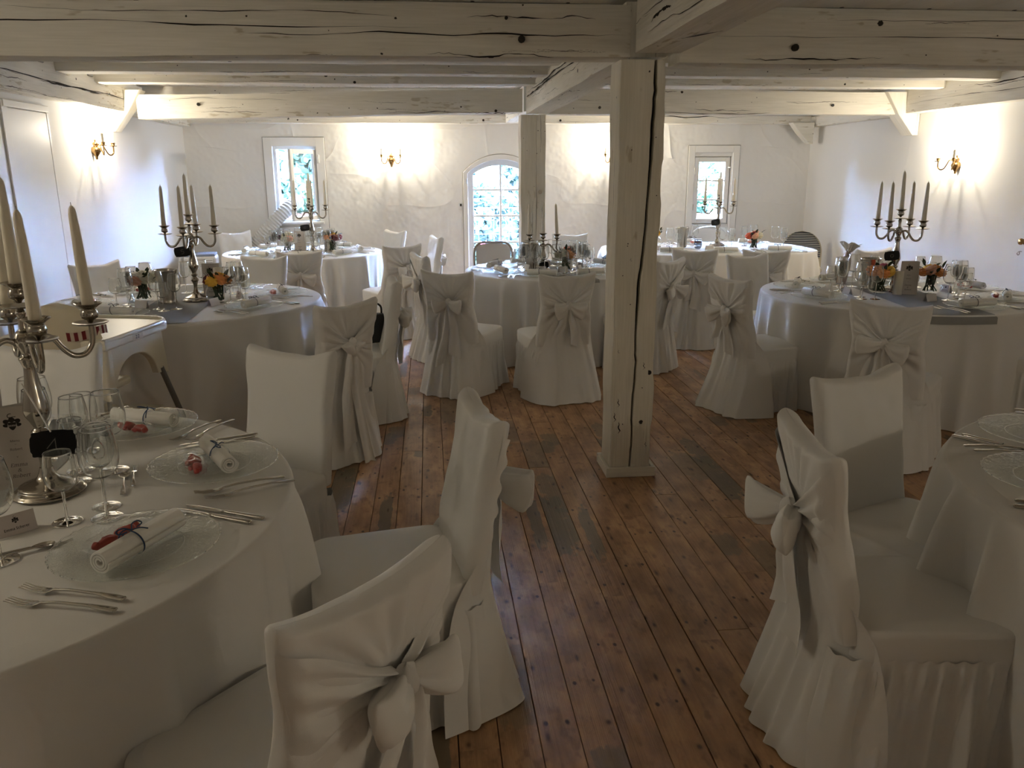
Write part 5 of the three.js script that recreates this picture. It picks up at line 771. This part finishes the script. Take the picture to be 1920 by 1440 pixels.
// ---------------------------------------------------------------- outside: terrace, railing, pots, trees
{
  structure('ground', boxUV(at(new THREE.BoxGeometry(60, 0.2, 40), 0, -0.5, ZB - TH - 20)), std({ color: rgb(0.38, 0.38, 0.36), roughness: 1 }));
  const rl = thing('iron_railing', 'wrought-iron balcony railing with scrolls outside the arched door', 'railing', [0.93, 0, -11.75]);
  const br = (x0, y0, x1, y1, r = 0.007) => tube([[x0, y0, 0], [(x0 + x1) / 2, (y0 + y1) / 2, 0], [x1, y1, 0]], r, 4, 6);
  mesh('top_rail', tube([[-0.7, 1.14, 0], [-0.35, 1.22, 0], [0, 1.25, 0], [0.35, 1.22, 0], [0.7, 1.14, 0]], 0.008, 30, 7), M.iron, rl); mesh('rail', br(-0.75, 1.11, 0.75, 1.11, 0.010), M.iron, rl); mesh('rail', br(-0.75, 0.74, 0.75, 0.74), M.iron, rl); mesh('rail', br(-0.75, 0.05, 0.75, 0.05, 0.01), M.iron, rl);
  for (let i = 0; i < 7; i++) mesh('baluster', br(-0.66 + i * 0.22, -0.4, -0.66 + i * 0.22, 1.11, 0.006), M.iron, rl);
  for (let i = 0; i < 6; i++) { const x = -0.55 + i * 0.22; mesh('scroll', at(new THREE.TorusGeometry(0.072, 0.007, 6, 22), x, 0.88, 0), M.iron, rl); mesh('scroll', at(new THREE.TorusGeometry(0.045, 0.006, 6, 18, PI * 1.6), x + 0.09, 0.98, 0), M.iron, rl); mesh('scroll', at(new THREE.TorusGeometry(0.06, 0.006, 6, 18, PI), x, 1.04, 0), M.iron, rl); mesh('rosette', at(new THREE.SphereGeometry(0.022, 8, 6), x, 0.97, 0), M.iron, rl); }
  mesh('end_post', br(-0.75, -0.42, -0.75, 1.2, 0.014), M.iron, rl); mesh('end_post', br(0.75, -0.42, 0.75, 1.2, 0.014), M.iron, rl);
  const leafI = surf(2, 3, (u, v) => { const w = 0.5 * sin(PI * pow(v, 0.85)) * (u * 2 - 1); return [w, 0.12 * v * v + 0.2 * abs(w), v]; });
  const leafMat = [rgb(0.004, 0.028, 0.008), rgb(0.008, 0.040, 0.010), rgb(0.006, 0.024, 0.015)].map(c => phys({ color: c, roughness: 0.7, transmission: 0.3, thickness: 0, side: DS }));
  function foliage(parent, n, seed, mat, size, at3, droop = 0) {
    const R = rng(seed), im = new THREE.InstancedMesh(leafI, mat, n), o = new THREE.Object3D(); im.name = 'foliage'; im.userData.kind = 'stuff'; im.castShadow = im.receiveShadow = true;
    for (let i = 0; i < n; i++) { const p = at3(R); o.position.set(...p); o.rotation.set(droop ? 1.2 + R() * 0.6 : R() * 6.3, R() * 6.3, droop ? 0 : R() * 6.3); o.scale.setScalar(size * (0.6 + 0.8 * R())); if (droop) o.scale.x *= 0.35; o.updateMatrix(); im.setMatrixAt(i, o.matrix); }
    parent.add(im); return im;
  }
  const blob = (cs) => R => { const c = cs[Math.floor(R() * cs.length)], a = R() * 6.3, b = Math.acos(2 * R() - 1), r = c[3] * pow(R(), 0.4); return [c[0] + r * sin(b) * cos(a), c[1] + r * cos(b), c[2] + r * sin(b) * sin(a)]; };
  const bark = std({ color: rgb(0.14, 0.12, 0.10), roughness: 0.95 });
  const tree = (x, z, label, cs, n, seed, m, size, h) => { const t = thing('tree', label, 'tree', [x, -0.4, z]); mesh('trunk', tube([[0, 0, 0], [0.05, h * 0.5, 0.05], [-0.05, h, 0]], 0.09, 16, 8), bark, t); for (let i = 0; i < 4; i++) mesh('branch', tube([[0, h * 0.6, 0], [cos(i * 1.6 + seed) * 0.4, h * 0.8, sin(i * 1.6 + seed) * 0.3], [cos(i * 1.6 + seed) * 0.9, h * 1.05, sin(i * 1.6 + seed) * 0.7]], 0.035, 10, 6), bark, t); foliage(t, n, seed, leafMat[m], size, blob(cs)); };
  tree(-2.5, -13.6, 'leafy green tree outside the open left window', [[0.1, 2.0, 0, 0.6], [0.5, 2.9, 0, 0.55], [-0.5, 2.7, 0.2, 0.55], [0.3, 1.4, 0.1, 0.5], [-0.3, 1.2, 0, 0.5], [-0.6, 1.9, 0.3, 0.5], [0.9, 2.2, -0.2, 0.4]], 4200, 4, 0, 0.15, 2.6);
  tree(0.15, -15.5, 'loose tree outside seen through the left panes of the arched door', [[0, 1.8, 0, 0.6], [0.5, 1.4, 0, 0.5], [0.5, 2.3, 0.2, 0.35], [-0.3, 2.3, 0, 0.4]], 2600, 5, 2, 0.13, 2.4);
  tree(1.75, -15.0, 'sparse tree outside seen through the right panes of the arched door', [[0, 2.0, 0, 0.5], [-0.3, 2.4, 0, 0.3], [0.4, 1.7, 0, 0.5]], 1300, 6, 2, 0.13, 2.4);
  { const t = thing('willow_tree', 'weeping willow with hanging leaves outside the small right window', 'tree', [5.3, -0.4, -14.4]); mesh('trunk', tube([[0, 0, 0], [0.1, 1.5, 0], [0, 3.4, 0]], 0.12, 16, 8), bark, t); const R9 = rng(12), str = [...Array(34)].map(() => [(R9() - 0.72) * 1.5, (R9() - 0.5) * 0.8, R9() * 1.2]); foliage(t, 2600, 9, leafMat[1], 0.17, R => { const s = str[Math.floor(R() * str.length)]; const v = R(); return [s[0] + 0.1 * (R() - 0.5), 3.5 - s[2] * 0.3 - v * (2.2 - s[2]), s[1] + 0.1 * (R() - 0.5)]; }, 1); }
  { const t = thing('hedge', 'clipped hedge beyond the iron railing outside the arched door', 'hedge', [0.9, -0.4, -16.5]); mesh('stems', join([-1.6, -0.8, 0, 0.8, 1.6].map(x => tube([[x, 0, 0], [x + 0.05, 0.8, 0], [x, 1.7, 0]], 0.03, 8, 6))), bark, t); foliage(t, 3400, 19, leafMat[2], 0.14, R => { const x = (R() - 0.5) * 4.4; return [x, (1.55 + 0.35 * noise(x * 1.7, 3, 5)) * pow(R(), 0.8), (R() - 0.5) * 0.7]; }); }
  const red = std({ color: rgb(0.75, 0.02, 0.07), roughness: 0.7, side: DS });
  function pot(x, y, z, w, d, label, n, seed, fl) { const t = thing('flower_box', label, 'flower box', [x, y, z]); mesh('box', at(rbox(w, 0.15, d, 0.012, 2), 0, 0.075, 0), M.terracotta, t); foliage(t, n, seed, leafMat[1], 0.075, R => [(R() - 0.5) * w * 1.0, 0.15 + 0.24 * pow(R(), 1.2), (R() - 0.5) * d * 1.3]); const R = rng(seed); fl.forEach(f => { const g = join([...Array(9)].map(() => at(new THREE.SphereGeometry(0.016, 7, 5), (R() - 0.5) * 0.06, (R() - 0.5) * 0.035, (R() - 0.5) * 0.05))); mesh('blossom', at(g, ...f), red, t); }); }
  pot(0.72, 0.0, -11.42, 0.62, 0.2, 'planter of red geraniums behind the lowest panes of the arched door', 420, 14, [[0.03, 0.62, 0.05], [0.09, 0.60, 0.02], [-0.22, 0.5, 0.04]]);
  { const t = thing('geranium_bush', 'bright green geranium bush on the terrace outside the arched door', 'bush', [0.70, -0.1, -11.5]); foliage(t, 480, 15, leafMat[1], 0.085, R => [(R() - 0.5) * 0.55, 0.25 + 0.42 * R(), (R() - 0.5) * 0.2]); mesh('stems', tube([[0, 0, 0], [0.02, 0.3, 0], [0, 0.6, 0]], 0.012, 8, 6), M.stemGreen, t); }
  pot(-1.60, 0.95, -11.12, 0.72, 0.16, 'flower box with pink geraniums outside the open left window', 260, 16, [[0.02, 0.42, 0.03], [0.20, 0.44, 0.02], [-0.08, 0.36, 0.03]]);
  pot(3.74, 0.90, -11.15, 0.36, 0.16, 'brown flower box with green plants outside the small right window', 200, 17, []);
  for (const [x, y, z, w, l] of [[-1.6, 0.935, -11.08, 0.8, 'stone ledge below the flower box of the left window'], [3.74, 0.885, -11.1, 0.6, 'stone ledge below the flower box of the right window']]) { const t = thing('window_ledge', l, 'ledge', [x, y, z]); mesh('slab', at(rbox(w, 0.03, 0.34, 0.006, 2), 0, 0, 0.0), std({ color: rgb(0.35, 0.33, 0.30), roughness: 0.9 }), t); mesh('bracket', at(rbox(0.05, 1.3, 0.05, 0.008, 1), 0, -0.66, -0.1), M.iron, t); }
}
renderer.render(scene, camera);
